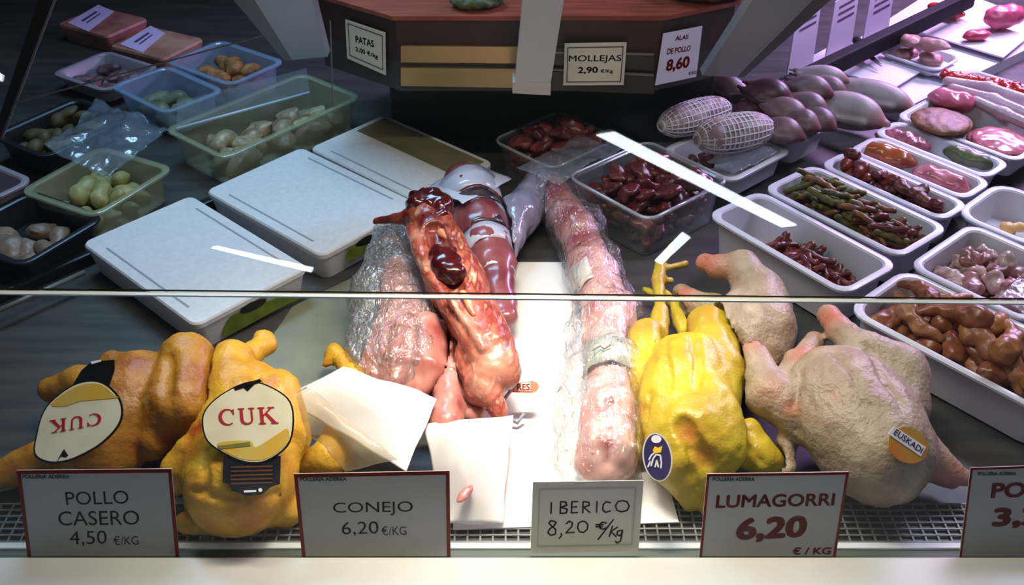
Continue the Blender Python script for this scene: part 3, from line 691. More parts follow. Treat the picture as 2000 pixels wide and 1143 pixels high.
rim(TB, .09)
fill(TB, 'liver', LB, [LIV, LIV, LIV2], 84, 'dark red liver in the clear tub under the bright lamp reflection', 'liver', 'livers in the clear tub', a=(-.95, .95), b=(-.95, .95), h=lambda a, b: .012+.065*max(0, 1-.35*a*a-.35*b*b)*(.3+.7*abs(math.sin(a*37+b*53))), hz=.02, sc=(.65, 1.0))
crumple('plastic_wrap', [(1010, 335), (1090, 365), (1215, 290), (1130, 268)], .10, .010, FILMW, 'crumpled clear film between the giblet tub and the liver tub', 'plastic film', 9, dome=.006, freq=20)

# ------------------------------------------------------------------ white trays
PLA = mat('white_tray_plastic', (214, 216, 222), (206, 208, 216), scale=3, rough=.28)
G = 'white plastic trays of the right counter'
TQ2 = tray([(1290, 292), (1428, 360), (1552, 292), (1412, 232)], .075, .055, PLA, 'white tray carrying two netted roasts', 'meat_tray', 'tray', G)
TQ1 = tray([(1395, 218), (1556, 283), (1640, 240), (1480, 182)], .085, .06, PLA, 'white tray under the heap of small dark birds', 'meat_tray', 'tray', G)
fill(TQ2, 'liver', LB, [LIV2, GIB2], 8, 'brownish giblet at the left end of the tray with netted roasts', 'giblet', 'giblets beside the netted roasts', a=(-.95, -.3), b=(-.8, .8), h=lambda a, b: .012, hz=.01, sc=(.5, .75))
crumple('plastic_wrap', [(1382, 318), (1432, 344), (1520, 300), (1470, 276)], .082, .010, FILMW, 'crumpled clear film on the tray under the netted roasts', 'plastic film', 12, dome=.004, freq=22, nx=30, ny=24)
# netted roasts
ROAST = mat('netted_meat', (176, 160, 160), (138, 112, 116), (212, 208, 212), scale=26, rough=.5, bump=.3)
NET = mat('white_net', (216, 216, 222), rough=.6)
def roast(A, B, rp, z, label):
    a, b = P(*A, z), P(*B, z); m = mpx(a); R = rp*m; c = (a+b)/2; d = (b-a); L = d.length; X = d.normalized(); Y = Vector((0, 0, 1)).cross(X); Z = X.cross(Y)
    e = empty('netted_roast', c, label, 'roast', 'netted roasts'); f = SDF(); f.ell(c, (L/2, R, R*.86), X, k=.01); f.cone(c-X*L*.25, c+X*L*.25, R*.86, R*.86, .02)
    link('meat', f.mesh(.006, c, bumps=((60, .003),)), ROAST, e)
    rad = lambda t: R*1.09*math.sqrt(max(.02, 1-(abs(t)**2.6)))
    bm = bmesh.new()
    for i in range(17):
        t = -.95+1.9*i/16
        tube_bm(bm, [X*t*L/2+Y*math.cos(q)*rad(t)*1.01+Z*math.sin(q)*rad(t)*.93 for q in [k*math.pi/9 for k in range(19)]], .0015, 5)
    for k in range(18):
        q = k*math.pi/9
        tube_bm(bm, [X*t*L/2+Y*math.cos(q)*rad(t)*1.01+Z*math.sin(q)*rad(t)*.93 for t in [-.98+1.96*j/14 for j in range(15)]], .0015, 5)
    tag(link('netting', bmdone(bm, True), NET, e), kind='stuff')
roast((1288, 248), (1424, 208), 32, .115, 'netted roast lying behind, farther of the two')
roast((1358, 274), (1508, 246), 37, .118, 'netted roast lying in front, nearer of the two')
# small dark birds and longer pale ones
QUAIL = mat('quail_skin', (132, 114, 118), (104, 84, 92), (150, 134, 134), scale=22, rough=.42, sss=.05, tint=(120, 40, 44))
QUAILD = mat('quail_skin_dark', (86, 58, 68), (58, 36, 44), scale=22, rough=.38, tint=(110, 40, 30))
BIRD = mat('pale_bird_skin', (164, 154, 152), (140, 130, 130), scale=20, rough=.45, sss=.05, tint=(170, 90, 92))
def bird(u, v, z, L, R, ang, m, name, label, group):
    c = P(u, v, z); k = mpx(c); L *= k*1.02; R *= k*1.16; X = Vector((math.cos(ang), math.sin(ang), 0)); Y = Vector((-X.y, X.x, 0)); Z = Vector((0, 0, 1)); f = SDF()
    f.ell(c, (L*.5, R, R*.85), X, k=.012); f.ell(c+X*L*.12+Z*R*.25, (L*.33, R*.75, R*.72), X, k=.012)
    for s in (-1, 1):
        f.cone(c-X*L*.1+Y*s*R*.85, c-X*L*.42+Y*s*R*.55+Z*R*.15, R*.34, R*.2, .008)      # legs folded
        f.cone(c-X*L*.42+Y*s*R*.55+Z*R*.15, c-X*L*.6+Y*s*R*.35+Z*R*.25, R*.17, R*.1, .006)
        f.cone(c+X*L*.32+Y*s*R*.75, c+X*L*.02+Y*s*R*1.05, R*.22, R*.16, .006)             # wings
    f.cone(c+X*L*.40, c+X*L*.55+Z*R*-.1, R*.34, R*.24, .012)                                # neck
    o = c.copy(); o.z = c.z-R*.85
    link(name, f.mesh(.0055, o, tints=[(tuple(c+X*L*.5), R*.6, .8), (tuple(c-X*L*.5), R*.5, .5)]), m, loc=o, label=label, cat='bird', group=group)
A_ = math.radians
for i, (u, v, z, L, R, ang, m, lb) in enumerate([
    (1424, 176, .10, 80, 26, 150, QUAILD, 'small dark bird, leftmost and reddest of the heap by the right grey arm'),
    (1498, 186, .135, 92, 30, -35, QUAILD, 'plump dark bird on top of the heap, above the nearer netted roast'),
    (1578, 172, .135, 82, 23, -30, QUAIL, 'small dark bird right of the plump dark one'),
    (1600, 150, .115, 95, 20, -15, BIRD, 'slim pale bird farthest back in the heap'),
    (1612, 172, .12, 75, 22, -40, QUAIL, 'small dark bird between the slim pale one and the row of long pale birds'),
    (1530, 216, .125, 90, 24, -40, QUAIL, 'small bird lying slanted in the middle of the heap'),
    (1575, 205, .125, 78, 23, -45, QUAIL, 'small mauve bird at the centre of the heap'),
    (1524, 256, .108, 82, 25, -30, QUAIL, 'small grey bird right against the end of the nearer netted roast'),
    (1562, 238, .118, 70, 24, -40, QUAIL, 'small rounded bird before the heap, over the tray corner'),
    (1594, 233, .112, 76, 22, -50, QUAIL, 'small rounded bird at the right corner of the white tray'),
    (1470, 216, .105, 90, 24, 20, QUAILD, 'small dark bird squeezed behind the nearer netted roast')]):
    bird(u, v, z, L, R, A_(ang), m, 'small_bird', lb, 'small birds heaped in the white tray')
bird(1650, 216, .095, 150, 34, A_(-40), BIRD, 'long_bird', 'long pale bird lying slanted, nearer of the pair beside the heap', 'long pale birds')
bird(1696, 186, .075, 165, 28, A_(-38), BIRD, 'long_bird', 'long pale bird lying slanted, farther of the pair beside the heap', 'long pale birds')

MARD = mat('marinated_dark', (112, 44, 26), (66, 22, 16), (140, 66, 36), scale=40, rough=.38, coat=.12)
MARR = mat('marinated_red', (134, 44, 20), (84, 26, 16), scale=40, rough=.38, coat=.12)
MARG = mat('marinated_green', (104, 98, 36), (66, 68, 26), (140, 122, 60), scale=50, rough=.5, coat=.05)
MARO = mat('marinated_orange', (134, 84, 40), (92, 52, 24), scale=50, rough=.45, coat=.08)
T1 = tray([(1380, 420), (1660, 583), (1742, 517), (1490, 364)], .09, .085, PLA, 'white tray half full of dark red strips, nearest to the white chicken', 'meat_tray', 'tray', G)
W1 = [worm(.055, .009, 200+i) for i in range(5)]
for x in W1: x.materials.append(None)
W2 = [worm(.052, .0058, 220+i, step=.0025) for i in range(5)]
fill(T1, 'meat_strip', W2, [MARD, MARD, MARR], 120, 'dark red marinated strip in the tray nearest to the white chicken', 'meat strip', 'dark red strips', a=(-.45, .9), b=(-.8, .8), h=lambda a, b: .010+.03*max(0, 1-abs(a-.25)*.9)*(1-.3*b*b), hz=.012, sc=(.85, 1.25))
T2 = tray([(1492, 364), (1766, 516), (1842, 440), (1590, 318)], .09, .075, PLA, 'white tray heaped with green and orange herbed strips', 'meat_tray', 'tray', G)
for lo_a, hi_a, mm, nn, lb in ((-.95, -.05, [MARG, MARG, MARG, MARO], 130, 'green herbed strip in the left half of the heaped tray'), (-.05, .92, [MARO, MARG, MARO, MARD], 130, 'orange brown herbed strip in the right half of the heaped tray')):
    fill(T2, 'herbed_strip', W2, mm, nn, lb, 'meat strip', 'green herbed strips' if lo_a < -.5 else 'orange herbed strips', a=(lo_a, hi_a), b=(-.9, .9), h=lambda a, b: .035+.045*max(0, 1-.5*a*a-.7*b*b), hz=.022, sc=(.8, 1.2), yaw=.6)
T2b = tray([(1592, 317), (1846, 440), (1890, 400), (1664, 290)], .09, .07, PLA, 'white tray with a row of dark red marinated pieces behind the herbed strips', 'meat_tray', 'tray', G, inset=0.004, yaw=-50.5)
V4 = [blob(.07, 300+i, bumps=((60, .004),)) for i in range(4)]
fill(T2b, 'marinated_piece', V4, [MARD, MARR, MARD], 44, 'dark red marinated piece in the row behind the herbed strips', 'meat piece', 'dark red marinated pieces', a=(-.9, .9), b=(-.7, .7), h=lambda a, b: .045+.012*(1-b*b), hz=.02, sc=(.5, .72))
T3 = tray([(1650, 290), (1892, 404), (1946, 350), (1705, 260)], .09, .06, PLA, 'white tray with one orange and one pink stuffed roll', 'meat_tray', 'tray', G, inset=0.0078, yaw=-49.5)
T4 = tray([(1690, 262), (1940, 354), (1985, 316), (1748, 228)], .09, .06, PLA, 'white tray with pink ruffled meat and a green stuffed roll', 'meat_tray', 'tray', G, inset=0.0078, yaw=-49.5)
PINK = mat('pink_meat', (206, 128, 134), (172, 88, 98), (226, 170, 170), scale=40, rough=.25, coat=.4, sss=.08)
def loaf(name, A, B, rp, z, m, label, cat, fl=.7, group=None, bumps=((50, .004),), step=.005):
    a, b = P(*A, z), P(*B, z); k = mpx(a); f = SDF(); c = (a+b)/2; X = (b-a).normalized()
    f.ell(c, ((b-a).length/2, rp*k, rp*k*fl), X, k=.01); f.cone(c-X*(b-a).length*.22, c+X*(b-a).length*.22, rp*k*fl*.9, rp*k*fl*.9, .02)
    o = c.copy(); o.z = z-rp*k*fl
    return link(name, f.mesh(step, o, bumps=bumps), m, loc=o, label=label, cat=cat, group=group)
loaf('stuffed_roll', (1676, 286), (1790, 322), 22, .075, mat('orange_roll', (176, 96, 46), (140, 62, 40), (200, 120, 110), scale=22, rough=.25, coat=.5), 'orange brown stuffed roll with a glossy pink end', 'roll')
loaf('stuffed_roll', (1782, 332), (1895, 372), 24, .075, PINK, 'glossy pink stuffed roll right of the orange one', 'roll')
loaf('pink_meat_piece', (1710, 262), (1818, 290), 20, .075, mat('ruffled_pink', (196, 120, 134), (150, 78, 96), scale=70, rough=.3, coat=.3, stretch=(1, .3, 1)), 'pink ruffled meat lying left of the green stuffed roll', 'meat', bumps=((120, .006),))
loaf('stuffed_roll', (1842, 292), (1950, 326), 18, .075, mat('green_roll', (96, 104, 64), (58, 70, 40), (190, 180, 160), scale=26, rough=.35, coat=.2), 'green and white stuffed roll at the right end of its tray', 'roll')
T5 = tray([(1748, 226), (1990, 322), (2075, 258), (1830, 178)], .09, .05, PLA, 'white tray with brown burgers and pink patties', 'meat_tray', 'tray', G, inset=0.003, yaw=-48.5)
def disc(name, u, v, z, rp, h, m, label, cat, group, seed=1):
    c = P(u, v, z); R = rp*mpx(c); f = SDF(); f.ell(c+Vector((0, 0, h/2)), (R, R, h*.62), k=.004)
    link(name, f.mesh(.005, c, bumps=((70, .002),)), m, loc=c, label=label, cat=cat, group=group)
BURG = mat('burger', (140, 96, 58), (104, 64, 40), (160, 110, 96), scale=60, rough=.5, bump=.4)
for i, (du, lb) in enumerate(((0, 'brown burger at the bottom of the stack'), (2, 'brown burger in the middle of the stack'), (-2, 'brown burger on top of the stack'))):
    disc('burger', 1836+du, 246, .050+i*.0215, 56, .021, BURG, lb, 'burger', 'stacked brown burgers')
for i, (u, v, lb) in enumerate(((1946, 286, 'pink patty under the other in the burger tray'), (1952, 284, 'glossy pink patty on top, right of the brown burgers'))):
    disc('pink_patty', u, v, .05+i*.021, 58-i*3, .021, PINK, lb, 'patty', 'pink patties')
T6 = tray([(1800, 188), (2080, 262), (2160, 190), (1860, 128)], .09, .03, PLA, 'white tray of pink fillet, white sausages and red strips', 'meat_tray', 'tray', G, inset=0.022, yaw=-45)
loaf('pink_fillet', (1812, 186), (1908, 202), 24, .098, mat('rose_fillet', (222, 120, 150), (200, 92, 124), scale=16, rough=.25, coat=.4), 'smooth pink fillet at the left end of the sausage tray', 'fillet', .6)
WS = mat('white_sausage', (206, 186, 192), (186, 160, 168), scale=14, rough=.3, coat=.3)
for i, (p, lb) in enumerate((([(1850, 158), (1930, 172), (2030, 205)], 'long white sausage, farthest of the three'), ([(1860, 172), (1940, 195), (2040, 238)], 'long white sausage, middle of the three'), ([(1905, 196), (1960, 222), (2050, 262)], 'long white sausage, nearest of the three'))):
    pts = [P(u, v, .102) for u, v in p]; k = mpx(pts[0]); f = SDF(); f.cone(pts[0], pts[1], 9*k, 11*k); f.cone(pts[1], pts[2], 11*k, 11*k)
    link('white_sausage', f.mesh(.006, pts[0]), WS, loc=pts[0], label=lb, cat='sausage', group='long white sausages')
REDS = mat('red_strip', (196, 52, 30), (150, 26, 24), (220, 90, 60), scale=40, rough=.3, coat=.3)
RA = frect([(1845, 140), (1990, 178), (2005, 168), (1862, 130)], .095)
for i in range(9):
    a = i/8; p = P(1856+a*128, 143+a*32+(i % 2)*3, .103)
    o = link('red_pepper_strip', W1[i % 5], None, loc=p, rot=(0, 0, .5-i*.3), label='bright red strip in the row behind the white sausages', cat='strip', group='bright red strips')
    o.scale = (.9, 1.3, 1.3); o.material_slots[0].link = 'OBJECT'; o.material_slots[0].material = REDS
T7 = tray([(1866, 420), (2035, 492), (2115, 420), (1945, 345)], .09, .06, PLA, 'nearly empty white tray with yellow pieces at the right edge', 'meat_tray', 'tray', G, rad=.035, inset=0.003)
fill(T7, 'cheese_piece', [blob(.05, 340+i) for i in range(2)], mat('yellow_piece', (214, 160, 84), (226, 190, 110), scale=20, rough=.45), 6, 'yellow piece in the nearly empty tray at the right edge', 'piece', 'yellow pieces', a=(-.45, .3), b=(-.6, .3), h=lambda a, b: .018, tilt=.3, sc=(.6, .9))
T8 = tray([(1772, 522), (2015, 640), (2135, 540), (1888, 422)], .09, .08, PLA, 'white tray of pale pink diced meat with crumpled film', 'meat_tray', 'tray', G, inset=0.0065)
DICE = [mat('dice_pink', (190, 140, 132), (150, 100, 98), (214, 184, 172), scale=40, rough=.3, coat=.25), mat('dice_pale', (214, 188, 176), (170, 136, 126), scale=40, rough=.3, coat=.25), mat('dice_brown', (140, 96, 72), (110, 70, 56), scale=40, rough=.35)]
fill(T8, 'diced_meat', [blob(.052, 360+i, bumps=((70, .006),), step=.0035) for i in range(6)], DICE, 62, 'pale pink diced meat in the white tray at the right edge', 'diced meat', 'diced meat', a=(-.85, .85), b=(-.8, .8), h=lambda a, b: .03+.03*max(0, 1-.5*a*a-.5*b*b), hz=.02, sc=(.7, 1.1), pack=.66)
crumple('plastic_wrap', [(1945, 590), (2010, 625), (2060, 575), (1990, 545)], .10, .012, FILMW, 'crumpled clear film over the right end of the diced meat', 'plastic film', 15, dome=.004, freq=24, nx=26, ny=22)
T9 = tray([(1648, 592), (2065, 850), (2185, 700), (1762, 528)], .085, .08, PLA, 'large white tray of brown marinated wings, foremost of the right trays', 'meat_tray', 'tray', G, rad=.03, inset=0.0065)
WING = [mat('wing_brown', (176, 120, 68), (128, 76, 38), (206, 158, 116), scale=34, rough=.38, coat=.12, bump=.4), mat('wing_tan', (176, 124, 84), (134, 82, 50), (196, 156, 130), scale=34, rough=.38, coat=.12, bump=.4), mat('wing_red', (152, 92, 60), (110, 60, 36), (170, 118, 96), scale=34, rough=.36, coat=.15, bump=.4)]
def wingm(seed):
    rn = random.Random(seed); f = SDF(); f.cone((-.035, 0, 0), (.012, 0, .002), .017, .013, .01); f.cone((.012, 0, .002), (.04, .02*rn.uniform(.6, 1.3), 0), .012, .009, .01); f.ell((-.03, 0, 0), (.024, .019, .016), k=.01)
    return f.mesh(.004, bumps=((70, .004),))
fill(T9, 'marinated_wing', [wingm(i) for i in range(4)], WING, 54, 'brown marinated wing in the foremost right tray', 'wing', 'brown marinated wings', a=(-.82, .82), b=(-.72, .72), h=lambda a, b: .042+.022*max(0, 1-.5*a*a-.5*b*b), hz=.02, sc=(.8, 1.05), tilt=.35, pack=.62)

# ------------------------------------------------------------------ far right: paper sheets, knives, cuts of meat, rail and cards
PAP = mat('white_paper', (226, 222, 230), (216, 212, 222), scale=9, rough=.6, bump=.2, bscale=20)
def sheet(q, z, label, nm='paper_sheet', m=None, t=.004, cat='paper', group=None):
    p = [P(u, v, z) for u, v in q]; c = sum(p, Vector())/4; c.z = z
    return link(nm, slab([x-c for x in p], (0, 0, 1), t), m or PAP, loc=c, label=label, cat=cat, group=group)
PLINTH = mat('right_plinth', (64, 62, 70), rough=.5)
p = [P(u, v, .03) for u, v in [(1560, 150), (1760, 215), (2080, 60), (1840, -30)]]
link('display_plinth', prism([Vector((x.x, x.y, .0005)) for x in p], p), mat('white_plinth', (214, 208, 222), rough=.45), label='low white plinth under the paper sheets at the far right', cat='plinth')
sheet([(1790, 60), (1960, 112), (2010, 70), (1850, 20)], .045, 'white paper sheet with red meat at the far right, farthest')
sheet([(1570, 118), (1745, 172), (1800, 138), (1640, 80)], .045, 'white paper sheet beside the long pale birds')
sheet([(1740, 120), (1880, 160), (1905, 140), (1775, 98)], .048, 'white paper sheet between the two knives')
TK = tray([(1712, 100), (1830, 140), (1880, 112), (1765, 74)], .06, .026, PLA, 'low white tray of tan fillets beside a knife', 'meat_tray', 'tray', G, lip=.006)
fill(TK, 'fillet', [blob(.08, 400+i, flatten=.5) for i in range(2)], mat('tan_pink', (190, 150, 140), (170, 122, 118), scale=20, rough=.4), 4, 'tan fillet in the low white tray beside a knife', 'fillet', 'tan pink fillets', a=(-.5, .5), b=(-.4, .4), h=lambda a, b: .014, tilt=.1, relax=20)
loaf('beef_piece', (1812, 10), (1885, 30), 14, .066, REDS, 'bright red meat on the farthest paper sheet', 'meat', .6)
loaf('beef_piece', (1928, 38), (1996, 26), 24, .080, mat('rose_beef', (196, 96, 120), (160, 50, 66), scale=14, rough=.35), 'big pink red cut of meat at the far right edge', 'meat', .8)
loaf('beef_piece', (1880, 72), (1935, 66), 10, .060, mat('rose_beef', ()), 'small pink cut on the near side of the farthest paper sheet', 'meat', .6)
def knife(A, B, C, label):
    a, b, c = P(*A, .072), P(*B, .066), P(*C, .060); e = empty('knife', (b.x, b.y, b.z), label, 'knife', 'knives on the paper'); d = (b-a)
    link('handle', tube([a-b, (a-b)*.5, Vector((0, 0, 0))], [.011, .014, .010], 8), mat('knife_handle', (52, 36, 40), rough=.5), e)
    s = Vector((-d.y, d.x, 0)).normalized()*.011
    link('blade', slab([s, -s, c-b-s*.2, c-b+s*.2], (0, 0, 1), .002), mat('blade', (150, 150, 160), rough=.25, metal=.9), e)
knife((1672, 78), (1697, 108), (1722, 128), 'knife with a dark brown handle, nearer to the birds')
knife((1768, 48), (1792, 80), (1806, 96), 'knife with a black handle, farther from the birds')
a0, a1 = P(1470, 186, .12), P(1900, -20, .12)
a0.z = a1.z = .075
rl = bar('glass_rail', a0, a1, .032, .045, mat('rail_black', (14, 12, 18), rough=.7, spec=.15), label='dark rail running back along the right counter', cat='rail')
d = (a1-a0).normalized(); nn = Vector((d.y, -d.x, 0)); nn = nn if nn.y < 0 else -nn
pb = Plane(a0-nn*.06, nn)
for u0, v0, lb in ((1572, 26, 'lilac lit card behind the dark rail, nearest to the right grey arm'), (1646, 8, 'lilac lit card behind the dark rail, second from the right grey arm'), (1716, -8, 'lilac lit card behind the dark rail, third from the right grey arm')):
    q = [(u0-24, v0+64), (u0+30, v0+34), (u0+34, v0-30), (u0-14, v0-4)]
    pts = [pb.at(*x) for x in q]; c = sum(pts, Vector())/4
    ft = [Vector((x.x, x.y, 0)) for x in pts[:2]]
    e = empty('price_card', Vector((c.x, c.y, 0)), lb, 'card', 'lilac cards behind the rail'); b = e.location
    link('sheet', slab([ft[0]-b, ft[1]-b, pts[2]-b, pts[3]-b], nn, .003), mat('card_lilac', (222, 204, 232), rough=.45), e)
    for j in (0.2, 0.4, .6):
        w0 = [pts[3].lerp(pts[0], j+.0), pts[2].lerp(pts[1], j+.0), pts[2].lerp(pts[1], j+.07), pts[3].lerp(pts[0], j+.07)]
        m0 = [w0[0].lerp(w0[1], .2), w0[0].lerp(w0[1], .8), w0[3].lerp(w0[2], .8), w0[3].lerp(w0[2], .2)]
        link('print', slab([x-b+nn*.0012 for x in m0][::-1], nn, .0006), PRT, e)
# ------------------------------------------------------------------ front row: board, chickens, rabbits, bags, papers
p = [P(u, v, .008) for u, v in [(885, 1034), (1326, 1020), (1190, 512), (905, 512)]]
c = sum(p, Vector())/4; c.z = 0
brd = empty('display_board', c, 'bright white display board under the rabbits at the centre', 'board')
link('sheet', prism([Vector((x.x, x.y, .0062))-c for x in p], [x-c for x in p]), mat('board_white', (232, 232, 230), rough=.35), brd)
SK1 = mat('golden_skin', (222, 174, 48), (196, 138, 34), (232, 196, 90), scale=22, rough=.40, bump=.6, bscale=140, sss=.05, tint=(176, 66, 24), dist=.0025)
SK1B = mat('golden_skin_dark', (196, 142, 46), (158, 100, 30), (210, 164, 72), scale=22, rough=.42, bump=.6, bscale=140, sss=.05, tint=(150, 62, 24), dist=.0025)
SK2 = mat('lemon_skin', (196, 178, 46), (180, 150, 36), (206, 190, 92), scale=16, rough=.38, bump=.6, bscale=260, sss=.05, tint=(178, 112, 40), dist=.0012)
SKW = mat('pale_skin', (172, 155, 130), (148, 128, 102), (184, 166, 146), scale=26, rough=.45, bump=.7, bscale=170, sss=.05, tint=(196, 110, 84), dist=.003)
BMP = ((20, .0045), (60, .0018), (140, .0009))
def body(name, f, m, label, cat, group=None, step=.0055, tints=None, bumps=BMP, base=None, tints2=None):
    lo, hi = f.bounds(); c = Vector(((lo[0]+hi[0])/2, (lo[1]+hi[1])/2, 0))
    e = empty(name, c, label, cat, group)
    link('carcass', f.mesh(step, c, bumps=bumps, tints=onskin(f, tints or []), tints2=onskin(f, tints2) if tints2 else None, flat=base if base is not None else .0025), m, e); return e
# left golden chicken, lying on its side
f = Px()
f.C((275, 765, .085, 78), (195, 872, .06, 88)).E((240, 805, .08), (135, 92, 82), (160, 905, .06))
f.C((366, 702, .120, 54), (350, 790, .105, 66), .008).C((344, 785, .105, 58), (300, 850, .07, 50), .008)
f.C((285, 720, .09, 34), (225, 715, .085, 30), .008).C((235, 765, .085, 34), (150, 745, .075, 31)).C((150, 745, .075, 31), (100, 762, .06, 24), .007)
f.C((170, 860, .05, 56), (60, 905, .035, 36), .008).C((60, 905, .035, 30), (-20, 935, .03, 26))
f.C((332, 700, .15, 4), (312, 850, .14, 5), .02, True)
F1 = f
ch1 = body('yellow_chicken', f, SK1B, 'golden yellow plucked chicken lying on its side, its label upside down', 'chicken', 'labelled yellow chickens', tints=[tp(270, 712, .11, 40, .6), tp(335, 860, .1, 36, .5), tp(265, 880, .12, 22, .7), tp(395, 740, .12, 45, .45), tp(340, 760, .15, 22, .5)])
# second golden chicken, breast to the front
f = Px()
f.C((478, 785, .085, 84), (468, 945, .062, 104), .008).E((470, 900, .07), (125, 112, 82), (470, 1000, .05))
f.C((452, 705, .115, 44), (448, 780, .10, 58), .008).C((472, 700, .10, 30), (500, 684, .095, 20), .007).C((500, 684, .095, 18), (520, 668, .092, 15), .008)
f.E((513, 660, .097), (16, 12, 11)).E((524, 678, .09), (13, 11, 10))
f.C((540, 770, .10, 46), (560, 850, .08, 48), .008).C((545, 745, .10, 26), (515, 752, .10, 22), .007)
f.C((392, 985, .022, 30), (450, 1012, .02, 27), .008).C((450, 1012, .02, 26), (560, 1000, .022, 32), .008).C((365, 1022, .018, 22), (420, 1018, .018, 22), .007)
f.C((338, 915, .075, 22), (362, 872, .095, 17), .01).C((362, 872, .095, 16), (382, 838, .11, 10), .008).C((345, 945, .05, 22), (375, 905, .08, 20), .007)
crease(f, [(380, 958), (430, 975), (490, 978), (550, 962)], 6); crease(f, [(498, 712), (504, 760)], 6); crease(f, [(398, 880), (402, 960)], 5)
F2 = f; f.minus(F1)
ch2 = body('yellow_chicken', f, SK1, 'golden yellow plucked chicken with an upright label and black tag over its breast', 'chicken', 'labelled yellow chickens', tints=[tp(384, 838, .07, 22, 1), tp(370, 880, .05, 26, .6), tp(532, 748, .13, 18, .7), tp(500, 1012, .03, 40, .45), tp(400, 1020, .03, 30, .3)])
# labels
LBC = mat('label_cream', (232, 226, 196), (224, 216, 180), scale=30, rough=.18, coat=.6); LBK = mat('label_black', (20, 18, 16), rough=.25, coat=.4)
LBY = mat('label_yellow', (216, 170, 60), (200, 184, 96), scale=24, rough=.2, coat=.6); CRIM = mat('label_crimson', (176, 24, 44), rough=.4); WPRT = mat('label_white', (236, 236, 236), rough=.4); BRN = mat('label_brown', (92, 52, 28), rough=.4)
def serif(pl, parent, quad, m, off):
    """C U K with serifs on quad bl, br, tr, tl"""
    vs, fs = [], []
    def poly(p): i = len(vs); vs.extend(Vector((x, y, 0)) for x, y in p); fs.append(tuple(range(i, i+len(p))))
    N = 18                                                     # C: ring thick at the left
    for k in range(N):
        a0, a1 = [math.radians(52+256*t/N) for t in (k, k+1)]
        o = lambda a: (.42+.42*math.cos(a), .5+.5*math.sin(a)); i_ = lambda a: (.47+.30*math.cos(a), .5+.42*math.sin(a))
        poly([o(a0), o(a1), i_(a1), i_(a0)])
    poly([(.62, .86), (.76, .98), (.76, .62), (.72, .62)])
    x = .95                                                    # U
    poly([(x, 1), (x+.32, 1), (x+.32, .93), (x, .93)]); poly([(x+.08, .95), (x+.24, .95), (x+.24, .3), (x+.08, .3)])
    for k in range(10):
        a0, a1 = [math.pi+math.pi*t/10 for t in (k, k+1)]
        o = lambda a: (x+.39+.31*math.cos(a), .32+.32*math.sin(a)); i_ = lambda a: (x+.42+.18*math.cos(a), .32+.22*math.sin(a))
        poly([o(a0), o(a1), i_(a1), i_(a0)])
    poly([(x+.6, .95), (x+.70, .95), (x+.70, .3), (x+.6, .3)]); poly([(x+.5, 1), (x+.8, 1), (x+.8, .93), (x+.5, .93)])
    x = 1.9                                                    # K
    poly([(x+.08, 1), (x+.25, 1), (x+.25, 0), (x+.08, 0)])
    for yy in (0, .93): poly([(x, yy), (x+.34, yy), (x+.34, yy+.07), (x, yy+.07)])
    poly([(x+.22, .42), (x+.22, .52), (x+.62, .97), (x+.72, .97)]); poly([(x+.34, .56), (x+.44, .66), (x+.88, .04), (x+.66, .04)])
    poly([(x+.48, 1), (x+.82, 1), (x+.82, .93), (x+.48, .93)]); poly([(x+.58, 0), (x+.94, 0), (x+.94, .07), (x+.58, .07)])
    b = Vector(parent.location)
    pts = [q-b for q in quad_map(vs, [pl.at(*q) for q in quad], pl.n*off)]
    return link('lettering', pyd(pts, fs), m, parent)
pl2 = Plane(P(484, 828, .158), (.02, -.50, .86))
sc = lambda pts, cx, cy, s: [(cx+(x-cx)*s, cy+(y-cy)*s) for x, y in pts]
o2 = smoothloop([(394, 824), (404, 795), (440, 765), (490, 745), (535, 758), (568, 785), (574, 830), (562, 872), (520, 902), (480, 904), (440, 888), (404, 862)], 4)
plate('label_tag', pl2, [(436, 890), (548, 890), (546, 945), (530, 950), (510, 966), (480, 968), (452, 958), (446, 945), (434, 942)], .001, LBK, ch2, off=-.0016, label='black hang tag below the oval label')
plate('label', pl2, o2, .0016, LBK, ch2, off=0)
plate('label_face', pl2, sc(o2, 484, 826, .965), .001, LBC, ch2, off=.0006, label='cream oval label face')
plate('label_foot', pl2, smoothloop([(424, 868), (452, 862), (490, 862), (500, 874), (540, 850), (562, 838), (562, 866), (522, 896), (482, 899), (446, 886)], 3), .001, LBY, ch2, off=.0012)
plate('label_hanger', pl2, [(457, 757), (508, 741), (512, 746), (460, 763)], .001, LBK, ch2, off=.0018)
plate('label_print', pl2, [(474, 757), (497, 752), (484, 765)], .0006, LBK, ch2, off=.0012)
plate('label_print', pl2, [(425, 872), (488, 864), (490, 872), (430, 878)], .0006, mat('label_olive', (120, 118, 50), rough=.3), ch2, off=.0018)
serif(pl2, ch2, [(428, 832), (545, 828), (541, 795), (426, 800)], CRIM, .0014)
for k in range(5): plate('label_print', pl2, [(450, 911+k*8), (532, 909+k*8), (532, 912+k*8), (450, 914+k*8)], .0004, BRN, ch2, off=-.0010)
plate('label_print', pl2, [(476, 958), (500, 957), (500, 961), (476, 962)], .0004, WPRT, ch2, off=-.0010)
plate('label_print', pl2, ovalpx(508, 957, 4, 4, 8), .0004, WPRT, ch2, off=-.0010)
pl1 = Plane(P(155, 824, .150), (-.22, -.50, .84))
o1 = smoothloop([(66, 888), (70, 850), (82, 808), (105, 778), (150, 748), (195, 744), (228, 768), (240, 800), (232, 832), (200, 866), (160, 890), (125, 903), (90, 904)], 4)
plate('label_tag', pl1, [(128, 772), (158, 722), (178, 706), (222, 702), (222, 722), (212, 752)], .001, LBK, ch1, off=-.0016, label='black hang tag above the oval label')
plate('label', pl1, o1, .0016, LBK, ch1)
plate('label_face', pl1, sc(o1, 154, 824, .955), .001, LBC, ch1, off=.0006, label='cream oval label face, upside down')
